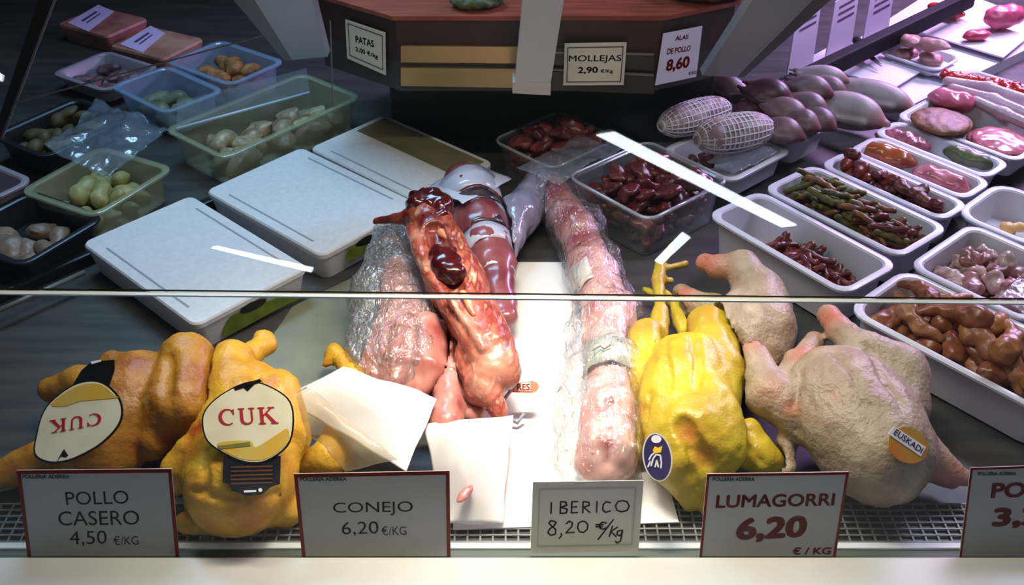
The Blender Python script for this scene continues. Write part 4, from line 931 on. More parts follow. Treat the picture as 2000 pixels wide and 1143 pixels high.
plate('label_foot', pl1, smoothloop([(100, 790), (150, 756), (195, 751), (224, 772), (228, 778), (160, 784), (128, 794)], 3), .001, LBY, ch1, off=.0012)
plate('label_print', pl1, [(112, 902), (122, 884), (126, 878), (134, 890), (130, 894), (120, 892)], .0006, LBK, ch1, off=.0012)
plate('label_print', pl1, [(176, 706), (196, 702), (196, 706), (178, 711)], .0004, WPRT, ch1, off=-.0010)
serif(pl1, ch1, [(199, 806), (98, 822), (97, 848), (199, 830)], CRIM, .0014)
# yellow chicken mostly hidden under the papers
f = Px(); f.C((652, 690, .05, 15), (690, 735, .05, 20), .008).C((650, 682, .05, 11), (668, 700, .05, 11)).C((652, 692, .05, 10), (636, 712, .045, 8)).C((690, 735, .05, 22), (700, 800, .03, 40), .008).C((700, 800, .028, 40), (640, 895, .028, 34), .008).C((640, 895, .028, 34), (592, 905, .03, 22), .01)
f.minus(F2)
body('yellow_chicken', f, SK1, 'yellow chicken hidden under the white paper, only its foot and wing tips out', 'chicken', 'labelled yellow chickens', tints=[tp(636, 712, .045, 10, .6)])

# lemon yellow chicken on the right
f = Px()
f.C((1345, 725, .075, 76), (1352, 860, .07, 92), .008).E((1310, 770, .085), (110, 62, 66), (1300, 880, .07)).E((1395, 830, .085), (105, 58, 66), (1415, 930, .06))
f.C((1262, 655, .07, 34), (1258, 735, .06, 40), .008).C((1258, 735, .06, 38), (1290, 800, .06, 40), .008)
f.C((1385, 640, .085, 46), (1400, 730, .075, 56), .008).C((1400, 730, .075, 52), (1395, 800, .07, 50), .008)
f.C((1310, 690, .09, 34), (1330, 720, .09, 50), .008)
f.C((1252, 790, .05, 18), (1248, 850, .04, 13), .008).C((1248, 850, .04, 13), (1250, 890, .03, 10), .006)
f.C((1465, 840, .06, 24), (1490, 890, .04, 30), .01).C((1490, 890, .04, 28), (1515, 905, .03, 20), .01).C((1445, 880, .05, 30), (1490, 900, .035, 26), .01)
f.C((1330, 900, .06, 62), (1390, 960, .03, 44), .008).C((1390, 960, .03, 40), (1395, 1000, .02, 26), .008).C((1330, 930, .05, 40), (1350, 975, .022, 26), .008)
crease(f, [(1332, 826), (1352, 862), (1384, 905)], 11, .012); crease(f, [(1345, 880), (1360, 940), (1385, 990)], 6); crease(f, [(1300, 668), (1304, 760)], 7); crease(f, [(1350, 650), (1362, 700), (1362, 760)], 7); crease(f, [(1268, 770), (1258, 860)], 6); crease(f, [(1462, 870), (1490, 905)], 4)
# shanks and feet
f.C((1285, 660, .06, 24), (1290, 605, .07, 14), .01).C((1290, 605, .07, 13), (1286, 545, .07, 12), .006).C((1286, 545, .07, 14), (1290, 520, .07, 12), .006)
f.C((1290, 520, .07, 10), (1312, 478, .06, 6), .005).C((1292, 525, .07, 9), (1338, 516, .06, 6), .005).C((1286, 545, .07, 9), (1310, 548, .06, 6), .005)
f.C((1335, 650, .06, 14), (1318, 595, .06, 11), .008).C((1318, 595, .06, 11), (1302, 572, .062, 8), .005).C((1318, 595, .06, 9), (1260, 566, .04, 5), .004)
FY = f
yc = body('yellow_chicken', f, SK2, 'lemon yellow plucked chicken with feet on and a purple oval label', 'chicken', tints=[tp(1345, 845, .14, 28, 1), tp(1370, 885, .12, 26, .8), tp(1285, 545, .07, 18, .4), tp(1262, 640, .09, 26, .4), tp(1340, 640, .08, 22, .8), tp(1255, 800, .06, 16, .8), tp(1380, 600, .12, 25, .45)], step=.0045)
PUR = mat('label_purple', (46, 34, 84), rough=.3, coat=.3); GOLD = mat('label_gold', (232, 190, 40), rough=.4); OFFW = mat('label_offwhite', (226, 224, 226), rough=.4)
ply = Plane(P(1284, 893, .120), (-.25, -.62, .74))
plate('label', ply, ovalpx(1284, 893, 29, 48, 26, -8), .0014, mat('label_rim', (200, 196, 190), rough=.4), yc)
plate('label_face', ply, ovalpx(1284, 893, 26, 45, 26, -8), .0012, PUR, yc, off=.0006, label='purple oval label face with a white and gold emblem')
plate('label_print', ply, ovalpx(1282, 858, 10, 8, 14), .0006, OFFW, yc, off=.0012)
plate('label_print', ply, [(1275, 880), (1279, 872), (1286, 875), (1294, 871), (1291, 884), (1278, 886)], .0006, GOLD, yc, off=.0012)
strokes(ply, [[(1272, 910), (1276, 896), (1282, 888), (1290, 890), (1292, 904), (1291, 914)], [(1280, 912), (1283, 900), (1286, 912)], [(1268, 898), (1272, 890), (1277, 886)], [(1266, 912), (1270, 902)]], 3, OFFW, yc, 'label_print', .0016)

# pale chickens
f = Px()
f.C((1480, 610, .08, 66), (1470, 690, .07, 64), .008).E((1465, 650, .08), (100, 88, 78), (1480, 760, .06)).C((1478, 566, .10, 44), (1490, 640, .09, 62), .008)
f.C((1378, 512, .10, 17), (1405, 522, .105, 20), .006).C((1405, 522, .105, 21), (1452, 524, .11, 32), .01).C((1452, 524, .11, 32), (1480, 570, .10, 46), .008)
f.C((1330, 572, .06, 18), (1345, 590, .06, 26), .008).C((1345, 592, .06, 30), (1395, 610, .06, 34), .007).C((1395, 600, .06, 26), (1440, 640, .06, 40), .008)
f.C((1470, 690, .06, 56), (1470, 730, .05, 36), .008)
crease(f, [(1436, 640), (1452, 690), (1470, 735)], 6); crease(f, [(1405, 585), (1450, 560), (1500, 580)], 5)
FW = f; f.minus(FY)
body('white_chicken', f, SKW, 'pale plucked chicken lying behind, drumstick raised beside the dark red strips tray', 'chicken', 'pale plucked chickens', tints=[tp(1378, 512, .10, 40, .9), tp(1332, 570, .06, 26, .9), tp(1470, 730, .08, 40, .7), tp(1440, 680, .09, 20, .5), tp(1405, 525, .1, 30, .4)])
f = Px()
f.C((1650, 785, .090, 98), (1715, 885, .078, 104), .008).E((1672, 815, .09), (165, 124, 88), (1740, 930, .07)).E((1730, 840, .085), (120, 80, 80), (1760, 900, .07))
f.C((1456, 652, .10, 18), (1472, 690, .10, 24), .008).C((1472, 690, .10, 26), (1500, 770, .09, 44), .007).C((1500, 770, .09, 44), (1570, 815, .08, 52), .008)
f.C((1590, 668, .09, 22), (1560, 712, .09, 30), .01).C((1560, 712, .09, 30), (1535, 760, .085, 34), .007)
f.C((1620, 616, .11, 20), (1640, 645, .115, 25), .008).C((1640, 645, .115, 26), (1690, 690, .115, 42), .007).C((1690, 690, .115, 44), (1756, 730, .10, 58), .008).C((1756, 730, .10, 56), (1755, 800, .08, 56), .008)
f.C((1800, 880, .06, 44), (1845, 912, .045, 28), .008).C((1845, 912, .045, 26), (1888, 935, .035, 17), .01).C((1800, 905, .045, 34), (1858, 940, .03, 16), .007)
f.C((1535, 860, .05, 20), (1535, 915, .03, 22), .01)
crease(f, [(1628, 690), (1668, 740), (1700, 805)], 4); crease(f, [(1566, 720), (1552, 790), (1556, 850)], 7); crease(f, [(1690, 672), (1730, 740), (1765, 800)], 6); crease(f, [(1812, 865), (1822, 915)], 5)
f.minus(FY); f.minus(FW)
wc = body('white_chicken', f, SKW, 'large pale plucked chicken in front with an orange round sticker on its breast', 'chicken', 'pale plucked chickens', tints=[tp(1456, 652, .10, 45, .8), tp(1575, 690, .1, 36, .7), tp(1620, 616, .11, 40, .9), tp(1870, 930, .04, 40, .45), tp(1500, 760, .12, 30, .3), tp(1545, 800, .11, 20, .55), tp(1630, 770, .18, 14, .35)], step=.006)
plw = Plane(P(1774, 868, .137), (.35, -.62, .70))
plate('sticker', plw, ovalpx(1774, 870, 40, 34, 26, 30), .0012, mat('sticker_orange', (206, 116, 30), (188, 150, 50), scale=30, rough=.35), wc, label='orange round sticker')
plate('sticker_band', plw, [(1734, 848), (1746, 833), (1808, 874), (1798, 892)], .0010, WPRT, wc, off=.0008)
write(plw, 'EUSKADI', [(1743, 848), (1797, 886), (1803, 876), (1750, 838)], mat('print_navy', (50, 66, 120), rough=.4), wc, 'sticker_print', .01, .0014)
# ------------------------------------------------------------------ rabbits
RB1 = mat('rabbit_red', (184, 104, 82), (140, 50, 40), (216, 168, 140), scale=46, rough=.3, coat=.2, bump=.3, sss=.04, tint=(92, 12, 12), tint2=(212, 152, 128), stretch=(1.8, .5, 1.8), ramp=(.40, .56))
RB2 = mat('rabbit_pink', (210, 148, 136), (184, 104, 96), (226, 184, 170), scale=26, rough=.3, coat=.25, sss=.05, tint=(140, 34, 34), stretch=(1.4, .6, 1.4))
DKR = mat('offal_dark', (84, 18, 20), (46, 8, 12), (120, 36, 32), scale=30, rough=.2, coat=.5)
FAT = mat('rabbit_fat', (232, 170, 120), (214, 124, 90), scale=24, rough=.3, coat=.3)
f = Px()
f.C((832, 425, .125, 42), (888, 545, .12, 56), .02).C((888, 545, .12, 56), (955, 680, .10, 50), .02)
f.E((963, 712, .088), (62, 54, 50), (1000, 780, .07), k=.006).C((940, 745, .08, 34), (972, 800, .06, 19), .008).C((972, 800, .06, 17), (986, 838, .045, 8), .006).C((915, 690, .085, 30), (935, 765, .07, 26), .006)
f.C((800, 424, .13, 16), (734, 432, .12, 8), .01)
f.C((846, 446, .160, 20), (862, 500, .158, 28), .006, True).C((862, 500, .158, 28), (890, 560, .156, 18), .006, True).C((890, 560, .156, 12), (915, 610, .145, 5), .006, True)
f.C((804, 446, .140, 13), (838, 530, .145, 17), .005).C((838, 530, .145, 17), (930, 690, .112, 13), .006).C((872, 425, .150, 13), (925, 540, .148, 14), .005).C((925, 540, .148, 14), (1004, 690, .105, 8), .005)
f.C((880, 585, .150, 8), (945, 680, .125, 10), .006)
FR = f
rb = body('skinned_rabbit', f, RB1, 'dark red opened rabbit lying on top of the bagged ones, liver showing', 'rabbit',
   tints=[tp(835, 425, 0, 30, 1), tp(750, 430, 0, 36, 1), tp(790, 424, 0, 22, 1), tp(856, 470, 0, 20, 1), tp(870, 440, 0, 18, .9), tp(888, 470, 0, 16, .6), tp(860, 515, 0, 24, 1), tp(880, 560, 0, 16, .7), tp(830, 560, 0, 14, .8), tp(985, 640, 0, 12, .6), tp(940, 560, 0, 12, .5), tp(965, 600, 0, 12, .5), tp(990, 665, 0, 10, .7), tp(912, 700, 0, 8, .6), tp(978, 825, 0, 12, .5)],  # dark red flesh spots; those along the belly trough are painted shade
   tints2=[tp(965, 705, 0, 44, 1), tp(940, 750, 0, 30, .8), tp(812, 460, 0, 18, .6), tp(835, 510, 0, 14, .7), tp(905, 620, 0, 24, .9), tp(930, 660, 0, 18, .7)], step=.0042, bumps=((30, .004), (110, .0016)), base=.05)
b = rb.location
f = Px(); f.C((812, 400, .150, 22), (862, 408, .150, 26), .012).E((838, 390, .15), (42, 22, 22), (880, 398, .15)).E((852, 424, .155), (26, 14, 14)); link('head', f.mesh(.0045, b, bumps=((70, .006),)), DKR, rb, label='dark bloody head end')
f = Px(); f.E((872, 515, .158), (36, 33, 22), (900, 540, .156)).E((858, 496, .156), (24, 22, 18)).E((884, 535, .158), (28, 22, 20)); link('liver', f.mesh(.0045, b, bumps=((60, .004),)), DKR, rb, label='dark shiny liver')
f = Px(); f.C((905, 575, .152, 9), (925, 615, .142, 7), .012).C((862, 455, .150, 8), (882, 470, .15, 6), .01); link('fat', f.mesh(.004, b, bumps=((60, .003),)), FAT, rb, label='pale orange fat')
# bagged pink rabbits under it
f = Px()
f.C((776, 530, .065, 30), (786, 620, .07, 46), .01).C((786, 620, .07, 46), (775, 700, .06, 42), .01).C((760, 640, .06, 34), (724, 738, .04, 30), .005).C((724, 738, .04, 24), (715, 765, .03, 16), .006)
f.C((780, 690, .06, 36), (768, 748, .045, 28), .005).C((835, 650, .078, 42), (838, 720, .07, 34), .005).C((838, 720, .07, 34), (812, 772, .05, 26), .006)
crease(f, [(800, 550), (806, 640), (800, 740)], 7); crease(f, [(758, 640), (748, 720)], 6)
f.minus(FR); FP1 = f
body('skinned_rabbit', f, RB2, 'pink rabbit in the crinkled clear bag, left of the dark red one', 'rabbit', 'pink rabbits', tints=[tp(790, 770, 0, 12, .8), tp(850, 640, 0, 22, .7), tp(830, 560, 0, 20, .5), tp(760, 690, 0, 10, .4), tp(815, 640, 0, 12, .4)], base=.009, bumps=((26, .004), (70, .0015)), step=.005)
f = Px()
f.C((890, 650, .06, 38), (888, 730, .06, 36), .008).C((888, 730, .06, 36), (872, 830, .05, 33), .008).C((872, 830, .05, 32), (868, 900, .02, 24)).C((915, 690, .05, 26), (925, 810, .035, 24), .005)
f.minus(FR); f.minus(FP1)
body('skinned_rabbit', f, RB2, 'pink rabbit whose hind legs end in the white paper wrap', 'rabbit', 'pink rabbits', tints=[tp(848, 770, 0, 10, .9), tp(880, 690, 0, 20, .4), tp(900, 790, 0, 12, .6)], base=.009, bumps=((26, .004), (70, .0015)), step=.005)
BAG = film('clear_bag', (236, 234, 238), .16, rough=.10, bump=1, bscale=55, dist=.010, seed_stretch=(1.5, .7, 1), crease=.75, shine=.12)
f = Px(); f.C((765, 460, .06, 38), (748, 580, .06, 60), .03).C((748, 580, .06, 62), (740, 700, .045, 66), .03).C((790, 540, .075, 48), (800, 700, .07, 62), .03).C((730, 740, .03, 48), (790, 745, .045, 50), .03)
bb = f.mesh(.005, (0, 0, 0), bumps=((20, .008), (30, .012, 1), (75, .004, 1)), flat=.0095); cc = P(760, 600, 0)
bb.transform(Matrix.Translation(-cc)); link('plastic_bag', bb, BAG, loc=cc, label='crinkled clear bag round the pink rabbits left of the dark red one', cat='bag')
FK = []
# striped packs behind
def axis_pack(pts, m_in, label, bands, name='packed_rabbit'):
    f = Px(); f.path(pts, .02); f.minus(FR); FK.append(f); e = body(name, f, m_in, label, 'rabbit', 'packed rabbits', bumps=((30, .005),), base=.009); b = e.location
    P3 = [P(*q[:3]) for q in pts]; R3 = [q[3]*mpx(P(*q[:3])) for q in pts]; Ls = [0]
    for A, B in zip(P3, P3[1:]): Ls.append(Ls[-1]+(B-A).length)
    def atl(t):
        s = t*Ls[-1]
        for i in range(len(P3)-1):
            if s <= Ls[i+1] or i == len(P3)-2:
                h = (s-Ls[i])/(Ls[i+1]-Ls[i]); return P3[i].lerp(P3[i+1], h), R3[i]+(R3[i+1]-R3[i])*h, (P3[i+1]-P3[i]).normalized()
    for t0, t1, m in bands:
        rings = []
        for t in (t0, (t0*2+t1)/3, (t0+t1*2)/3, t1):
            c, R, d = atl(t); y = Vector((0, 0, 1)).cross(d).normalized(); z = d.cross(y)
            rings.append([c+(y*math.cos(a)+z*math.sin(a))*R*(1.05+.03*math.sin(5*a+t*40))-b for a in [math.pi*k/16-.25+(k/16)*.5 for k in range(17)]])
        vs = [v for r in rings for v in r]; fs = [(j*17+k, j*17+k+1, (j+1)*17+k+1, (j+1)*17+k) for j in range(3) for k in range(16)]
        o = link('sleeve_band', pyd(vs, fs, True), m, e); sm = o.modifiers.new('t', 'SOLIDIFY'); sm.thickness = .001
    return e
SLW = mat('sleeve_white', (206, 208, 222), (186, 188, 206), scale=20, rough=.25, coat=.5); SLD = mat('sleeve_dark', (44, 40, 50), (84, 70, 72), scale=40, rough=.25, coat=.5)
axis_pack([(915, 378, .055, 60), (940, 450, .055, 52), (965, 520, .055, 40), (985, 620, .045, 26)], mat('packed_meat', (150, 84, 86), (116, 50, 56), scale=20, rough=.3, coat=.4), 'rabbit pack with a grey and white banded sleeve behind the dark red rabbit',
          [(.0, .17, SLW), (.19, .27, SLD), (.28, .36, SLW), (.37, .45, SLD), (.46, .57, SLW), (.66, .74, SLW)])
f = Px(); f.C((1062, 352, .05, 34), (1010, 420, .05, 36), .03).C((1010, 420, .05, 36), (985, 490, .045, 28), .03)
f.minus(FK[0])
FL = f
e_ = body('packed_rabbit', f, mat('lilac_pack', (160, 156, 176), (136, 130, 150), (180, 170, 180), scale=16, rough=.22, coat=.6, bump=.6, bscale=50, dist=.004), 'lilac grey wrapped rabbit pack bending down left of the dark gap', 'rabbit', 'packed rabbits', bumps=((30, .006), (80, .002)), base=.009)
crumple('plastic_wrap', [(838, 365), (905, 400), (1000, 350), (915, 318)], [.075, .115, .085, .07], .006, mat('wrap_white', (214, 218, 230), (196, 200, 216), scale=12, rough=.3, coat=.3), 'white wrapped sheet at the end of the banded pack, against the rear foam box', 'wrap', 21, dome=.006, freq=14, nx=26, ny=22)
# long bag on the right: pale rabbit with a grey green paper band
f = Px()
pth = [(1072, 372, .05, 34), (1128, 450, .05, 36), (1160, 530, .052, 42), (1190, 620, .055, 46), (1192, 720, .055, 42), (1190, 800, .06, 46), (1186, 880, .055, 50), (1180, 920, .04, 42)]
f.path(pth, .02); f.C((1160, 800, .06, 24), (1150, 905, .045, 30), .006).C((1220, 800, .06, 22), (1214, 905, .045, 30), .006).C((1158, 600, .06, 20), (1150, 660, .05, 18), .006).C((1222, 590, .06, 20), (1226, 650, .05, 18), .006)
crease(f, [(1191, 782), (1188, 905)], 6); crease(f, [(1165, 800), (1160, 890)], 4); crease(f, [(1186, 560), (1192, 660)], 5)
f.minus(FY); f.minus(FL)
lb = body('skinned_rabbit', f, mat('rabbit_pale', (226, 186, 174), (208, 150, 138), (232, 204, 192), scale=20, rough=.3, coat=.25, sss=.05, tint=(150, 30, 32)), 'pale pink rabbit in the long clear bag beside the lemon yellow chicken', 'rabbit', 'pink rabbits', tints=[tp(1130, 462, 0, 50, 1), tp(1100, 420, 0, 50, 1), tp(1072, 372, 0, 60, 1), tp(1140, 500, 0, 24, .7), tp(1193, 785, 0, 11, 1), tp(1190, 812, 0, 6, .8), tp(1190, 835, 0, 6, .8), tp(1187, 868, 0, 13, 1), tp(1186, 890, 0, 8, .8), tp(1150, 915, 0, 20, .6), tp(1216, 905, 0, 16, .5), tp(1165, 590, 0, 20, .7), tp(1228, 590, 0, 14, .6), tp(1200, 560, 0, 12, .4)], base=.009, step=.005, bumps=((26, .004), (80, .0015)))
P3 = [P(*q[:3]) for q in pth]
def band(i, t0, t1, m, nm, R, parent, k0=0, k1=16, lab=None):
    b = parent.location; a_, b_ = P3[i], P3[i+1]; rings = []
    for t in (t0, (t0+t1)/2, t1):
        c = a_.lerp(b_, t); d = (b_-a_).normalized(); y = Vector((0, 0, 1)).cross(d).normalized(); z = d.cross(y); r_ = R*mpx(c)
        rings.append([c+(y*math.cos(q)+z*math.sin(q))*r_*(1+.04*math.sin(7*q+t*9))-b for q in [math.pi*k/16 for k in range(k0, k1+1)]])
    n = k1-k0+1; vs = [v for r in rings for v in r]; fs = [(j*n+k, j*n+k+1, (j+1)*n+k+1, (j+1)*n+k) for j in range(2) for k in range(n-1)]
    o = link(nm, pyd(vs, fs, True), m, parent, label=lab); sm = o.modifiers.new('t', 'SOLIDIFY'); sm.thickness = .001; return o
band(4, -.34, .34, mat('band_grey_green', (186, 192, 176), (160, 168, 154), scale=18, rough=.35), 'paper_band', 53, lb, 1, 16, 'grey green paper band with small dark marks')
pk = Plane(P(1190, 712, .055)+Vector((0, -.018, .040)), (0, -.35, .93)); INK = mat('ink', (40, 42, 40), rough=.5)
strokes(pk, [[(1182, 714), (1188, 710), (1196, 709), (1203, 712), (1198, 717), (1188, 718), (1182, 714)], [(1192, 712), (1193, 715)], [(1190, 724), (1196, 724)], [(1158, 686), (1172, 678), (1180, 684), (1192, 676)]], 3, INK, lb, 'band_print', .003)
band(2, .1, .55, mat('slip_white', (222, 218, 206), rough=.4), 'paper_slip', 50, lb, 10, 15, 'small white slip')
f = Px(); f.path([(a, b_, z+.002, r+13) for a, b_, z, r in pth], .03).C((1140, 660, .04, 40), (1118, 890, .035, 40), .03).C((1178, 925, .035, 50), (1215, 955, .02, 34), .02).C((1178, 925, .035, 46), (1130, 935, .02, 34), .02)
cc = P(1170, 700, 0); bb = f.mesh(.005, (0, 0, 0), bumps=((22, .008), (28, .010, 1), (75, .003, 1)), flat=.0095); bb.transform(Matrix.Translation(-cc))
BAG2 = film('clear_bag_thin', (228, 222, 230), .06, rough=.08, bump=1, bscale=45, dist=.010, seed_stretch=(1.6, .6, 1), crease=.5, shine=.05)
link('plastic_bag', bb, BAG2, loc=cc, label='long clear bag round the pale rabbit beside the lemon yellow chicken', cat='bag')
# orange tag on the rabbit's leg
plt = Plane(P(1028, 756, .06), (0, -.5, .86))
tg = empty('leg_tag', plt.at(1028, 756), 'small orange tipped tag beside the thigh of the dark red rabbit', 'tag')
plate('tongue', plt, [(1000, 750), (1040, 744), (1050, 748), (1053, 756), (1048, 764), (1038, 768), (1000, 766)], .0012, mat('tag_orange', (226, 96, 52), rough=.35), tg)
plate('tag_face', plt, [(1004, 751), (1036, 746), (1036, 764), (1004, 764)], .0008, mat('tag_pale', (236, 196, 176), rough=.4), tg, off=.0006)
write(plt, 'RES', (1010, 750, 1035, 763), CRIM, tg, 'lettering', .02, .0010)
q0 = plt.at(1000, 760)-tg.location
link('loop', tube([q0, q0+Vector((-.012, -.006, -.016)), q0+Vector((-.01, -.022, -.034)), q0+Vector((.008, -.03, -.04)), q0+Vector((.018, -.02, -.03))], .003, 6), mat('loop_grey', (150, 150, 168), rough=.4), tg)
# papers
PW = mat('wrap_paper', (234, 230, 228), (226, 222, 218), scale=12, rough=.6, bump=.15, bscale=30)
crumple('paper_wrap', [(548, 778), (668, 724), (852, 786), (796, 925)], [.070, .075, .080, .055], .012, PW, 'white paper lying between the labelled chicken and the rabbits', 'paper', 31, dome=.03, freq=6)
crumple('plastic_wrap', [(552, 786), (600, 760), (778, 900), (676, 925)], [.100, .118, .115, .075], .004, film('film_yellowish', (222, 206, 160), .28, rough=.08, bump=.6, bscale=30, crease=.4), 'yellowish clear film folded over the white paper behind a price card', 'plastic film', 33, dome=.02, freq=10)
crumple('paper_wrap', [(828, 842), (1002, 822), (982, 1030), (872, 1034)], [.055, .050, .012, .012], .010, PW, 'white paper wrapped round the rabbit legs at the front of the board', 'paper', 37, dome=.045, freq=6)
f = Px(); f.E((908, 965, .062), (26, 10, 5), (930, 940, .064)); c0 = P(908, 965, .058); link('meat_scrap', f.mesh(.003, c0, bumps=((90, .002),)), RB2, loc=c0, label='small pink scrap on the front white paper', cat='meat')

# ------------------------------------------------------------------ price cards along the front and on the block
CARD = mat('card_grey', (178, 180, 172), (174, 176, 168), scale=3, rough=.8, spec=.1); CARDW = mat('card_ivory', (208, 206, 190), rough=.8, spec=.1); RED = mat('card_red', (120, 24, 22), rough=.8, spec=.08)
INKB = mat('ink_black', (12, 12, 14), rough=.8, spec=.08); INKR = mat('ink_red', (128, 16, 20), rough=.8, spec=.08); INKG = mat('ink_green', (16, 104, 70), rough=.8, spec=.08)
tc_ = math.radians(20); cq = Vector((0, ye+.014, .006)); cn = (0, -math.cos(tc_), math.sin(tc_))
PC = Plane(cq, cn)
def card(q, label, m, border=7, bm_=RED, group='price cards along the front', pl=None, t=.0016):
    pl = pl or PC; c = (pl.at(*q[0])+pl.at(*q[1]))/2
    e = empty('price_card', c, label, 'price card', group)
    plate('card_sheet', pl, q, t, m, e)
    (x0, y0), (x1, y1), (x2, y2), (x3, y3) = q                # bl, br, tr, tl
    B = border
    if B:
        plate('card_border', pl, [(x0, y0), (x0+B, y0), (x3+B, y3), (x3, y3)], .0006, bm_, e, off=.0006)
        plate('card_border', pl, [(x1-B, y1), (x1, y1), (x2, y2), (x2-B, y2)], .0006, bm_, e, off=.0006)
        plate('card_border', pl, [(x3, y3+B), (x2, y2+B), (x2, y2), (x3, y3)], .0006, bm_, e, off=.0007)
    return e
HD = 'POLLERIA ADERRA'
e = card([(54, 1087), (350, 1087), (335, 916), (33, 919)], 'price card reading POLLO CASERO 4,50', CARD)
write(PC, HD, (44, 927, 136, 935), INKG, e, bold=.035)
write(PC, 'POLLO', [(130, 987), (252, 984), (250, 958), (127, 961)], INKB, e); write(PC, 'CASERO', [(115, 1027), (273, 1025), (271, 997), (113, 999)], INKB, e)
write(PC, '4,50', [(137, 1068), (209, 1066), (208, 1036), (135, 1038)], INKB, e); write(PC, '€/KG', [(222, 1065), (271, 1064), (270, 1046), (221, 1047)], INKB, e)
e = card([(590, 1087), (880, 1087), (878, 920), (574, 926)], 'price card reading CONEJO 6,20', CARD)
write(PC, HD, (586, 932, 677, 940), INKG, e, bold=.035)
write(PC, 'CONEJO', [(651, 1008), (807, 1006), (806, 979), (650, 982)], INKB, e); write(PC, '6,20', [(668, 1048), (740, 1046), (739, 1018), (667, 1020)], INKB, e); write(PC, '€/KG', [(746, 1046), (794, 1045), (793, 1027), (745, 1028)], INKB, e)
e = card([(1036, 1081), (1247, 1077), (1257, 939), (1041, 942)], 'ivory price card with handwritten IBERICO 8,20', CARDW, 0)
LINE = mat('card_line', (178, 176, 160), rough=.5)
strokes(PC, [[(1050, 1068), (1234, 1064), (1242, 953), (1054, 956), (1050, 1068)]], 2.5, LINE, e, 'card_border', .0008)
S0 = [[(1077, 982), (1076, 1003)], [(1095, 980), (1094, 1003)], [(1095, 980), (1105, 981), (1107, 987), (1096, 991), (1108, 995), (1106, 1002), (1094, 1003)],
      [(1128, 980), (1117, 980), (1116, 1002), (1128, 1001)], [(1116, 991), (1126, 990)], [(1138, 1002), (1139, 980), (1150, 981), (1151, 987), (1140, 991), (1152, 1001)],
      [(1166, 980), (1165, 1001)], [(1192, 982), (1184, 980), (1178, 986), (1177, 996), (1183, 1001), (1192, 998)],
      [(1215, 978), (1207, 980), (1202, 988), (1205, 997), (1214, 1000), (1225, 997), (1229, 988), (1224, 980), (1215, 978)],
      [(1084, 1019), (1076, 1017), (1072, 1022), (1078, 1028), (1085, 1034), (1085, 1043), (1076, 1046), (1070, 1041), (1073, 1034), (1082, 1027), (1086, 1021), (1084, 1019)],
      [(1096, 1042), (1097, 1046), (1092, 1052)], [(1106, 1023), (1112, 1018), (1118, 1021), (1117, 1028), (1108, 1038), (1105, 1041), (1121, 1040)],
      [(1137, 1018), (1130, 1022), (1128, 1031), (1132, 1039), (1140, 1040), (1147, 1034), (1148, 1025), (1143, 1019), (1137, 1018)],
      [(1184, 1022), (1176, 1020), (1171, 1025), (1172, 1032), (1178, 1034), (1183, 1031)], [(1164, 1025), (1178, 1025)], [(1164, 1029), (1176, 1029)],
      [(1198, 1015), (1168, 1054)], [(1196, 1028), (1190, 1048)], [(1206, 1030), (1193, 1038), (1203, 1048)],
      [(1214, 1036), (1206, 1038), (1205, 1044), (1210, 1047), (1214, 1042), (1216, 1036), (1212, 1056), (1206, 1061), (1202, 1058)]]
strokes(PC, S0, 3.2, INKB, e)
e = card([(1366, 1087), (1632, 1087), (1658, 922), (1381, 926)], 'price card with red LUMAGORRI 6,20', CARD, 5)
write(PC, HD, (1392, 932, 1474, 940), INKG, e, bold=.035)
write(PC, 'LUMAGORRI', [(1397, 993), (1629, 988), (1632, 963), (1400, 967)], INKR, e, bold=.028); write(PC, '6,20', [(1434, 1062), (1572, 1056), (1580, 1006), (1441, 1012)], INKR, e, bold=.05); write(PC, '€ / KG', [(1546, 1084), (1622, 1083), (1625, 1068), (1548, 1069)], INKR, e, bold=.04)
e = card([(1874, 1087), (2140, 1087), (2170, 905), (1896, 914)], 'price card with red lettering cut by the right edge', CARD, 4)
write(PC, HD, (1910, 922, 1985, 929), INKG, e, bold=.035)
write(PC, 'POLLO', [(1934, 974), (2095, 968), (2100, 938), (1938, 943)], INKR, e, bold=.04); write(PC, '3,20', [(1935, 1035), (2075, 1028), (2082, 985), (1941, 992)], INKR, e, bold=.05)
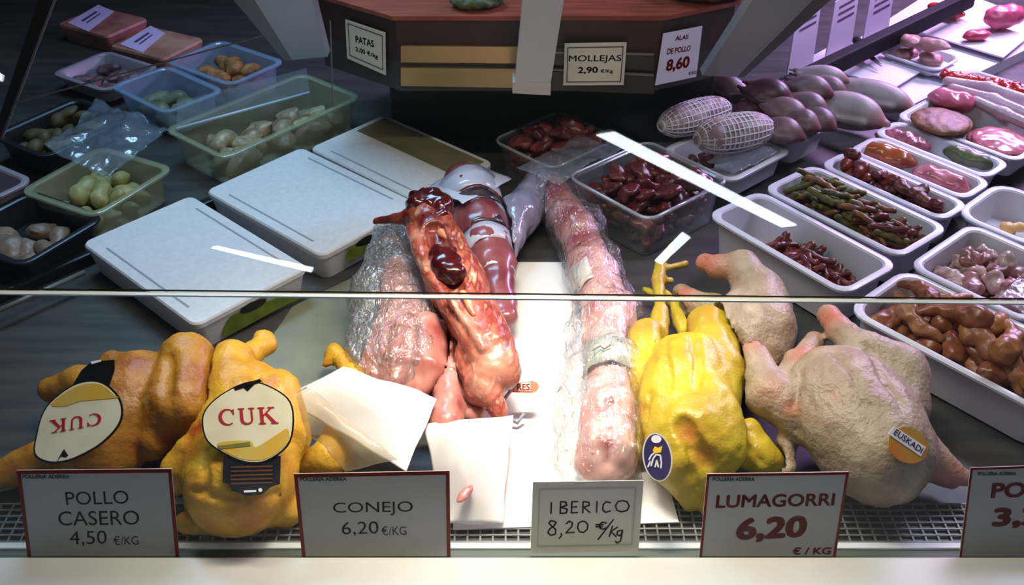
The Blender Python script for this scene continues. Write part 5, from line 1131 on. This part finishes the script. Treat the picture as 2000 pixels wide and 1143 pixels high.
# three cards on the block
dl = (f0-l0).normalized(); nl = Vector((dl.y, -dl.x, 0)); PL = Plane(l0+nl*.006, nl)
e = card([(678, 114), (753, 147), (752, 64), (674, 38)], 'small white price card on the left face of the wooden block', CARDW, 0, group='price cards on the wooden block', pl=PL)
strokes(PL, [[(684, 108), (748, 136), (747, 70), (680, 46), (684, 108)]], 2, mat('line_dark', (70, 60, 70), rough=.5), e, 'card_border', .0008)
write(PL, 'PATAS', [(695, 83), (731, 93), (730, 79), (694, 69)], INKB, e, bold=.03); write(PL, '2,00 €/kg', [(695, 102), (739, 118), (738, 106), (694, 90)], INKB, e, bold=.03)
P2 = Plane((0, yb-.016, 0), (0, -1, 0))
e = card([(1100, 167), (1218, 166), (1224, 84), (1103, 86)], 'framed white price card reading MOLLEJAS on the wooden block', CARDW, 0, group='price cards on the wooden block', pl=P2, t=.004)
strokes(P2, [[(1107, 160), (1212, 159), (1217, 91), (1109, 93), (1107, 160)]], 2, mat('line_dark', ()), e, 'card_border', .0008)
write(P2, 'MOLLEJAS', [(1110, 124), (1213, 123), (1214, 107), (1111, 108)], INKB, e, bold=.012); write(P2, '2,90', [(1128, 145), (1168, 144), (1168, 130), (1129, 131)], INKB, e, bold=.03); write(P2, '€/Kg', [(1173, 144), (1197, 144), (1197, 135), (1173, 135)], INKB, e, bold=.03)
dr = (r0-f1).normalized(); nr = Vector((dr.y, -dr.x, 0)); PR = Plane(f1+nr*.010, nr)
e = card([(1280, 167), (1360, 150), (1372, 51), (1296, 66)], 'white price card with red 8,60 on the right face of the wooden block', mat('card_cool', (206, 206, 226), rough=.45), 0, group='price cards on the wooden block', pl=PR)
write(PR, 'ALAS', [(1318, 80), (1344, 76), (1345, 67), (1320, 70)], INKR, e, bold=.03); write(PR, 'DE POLLO', [(1302, 107), (1348, 99), (1350, 88), (1304, 95)], INKR, e, bold=.03)
write(PR, '8,60', [(1299, 143), (1345, 135), (1348, 108), (1303, 117)], INKR, e, bold=.04); write(PR, '€/KG', [(1344, 147), (1360, 144), (1361, 137), (1346, 140)], INKR, e, bold=.02)
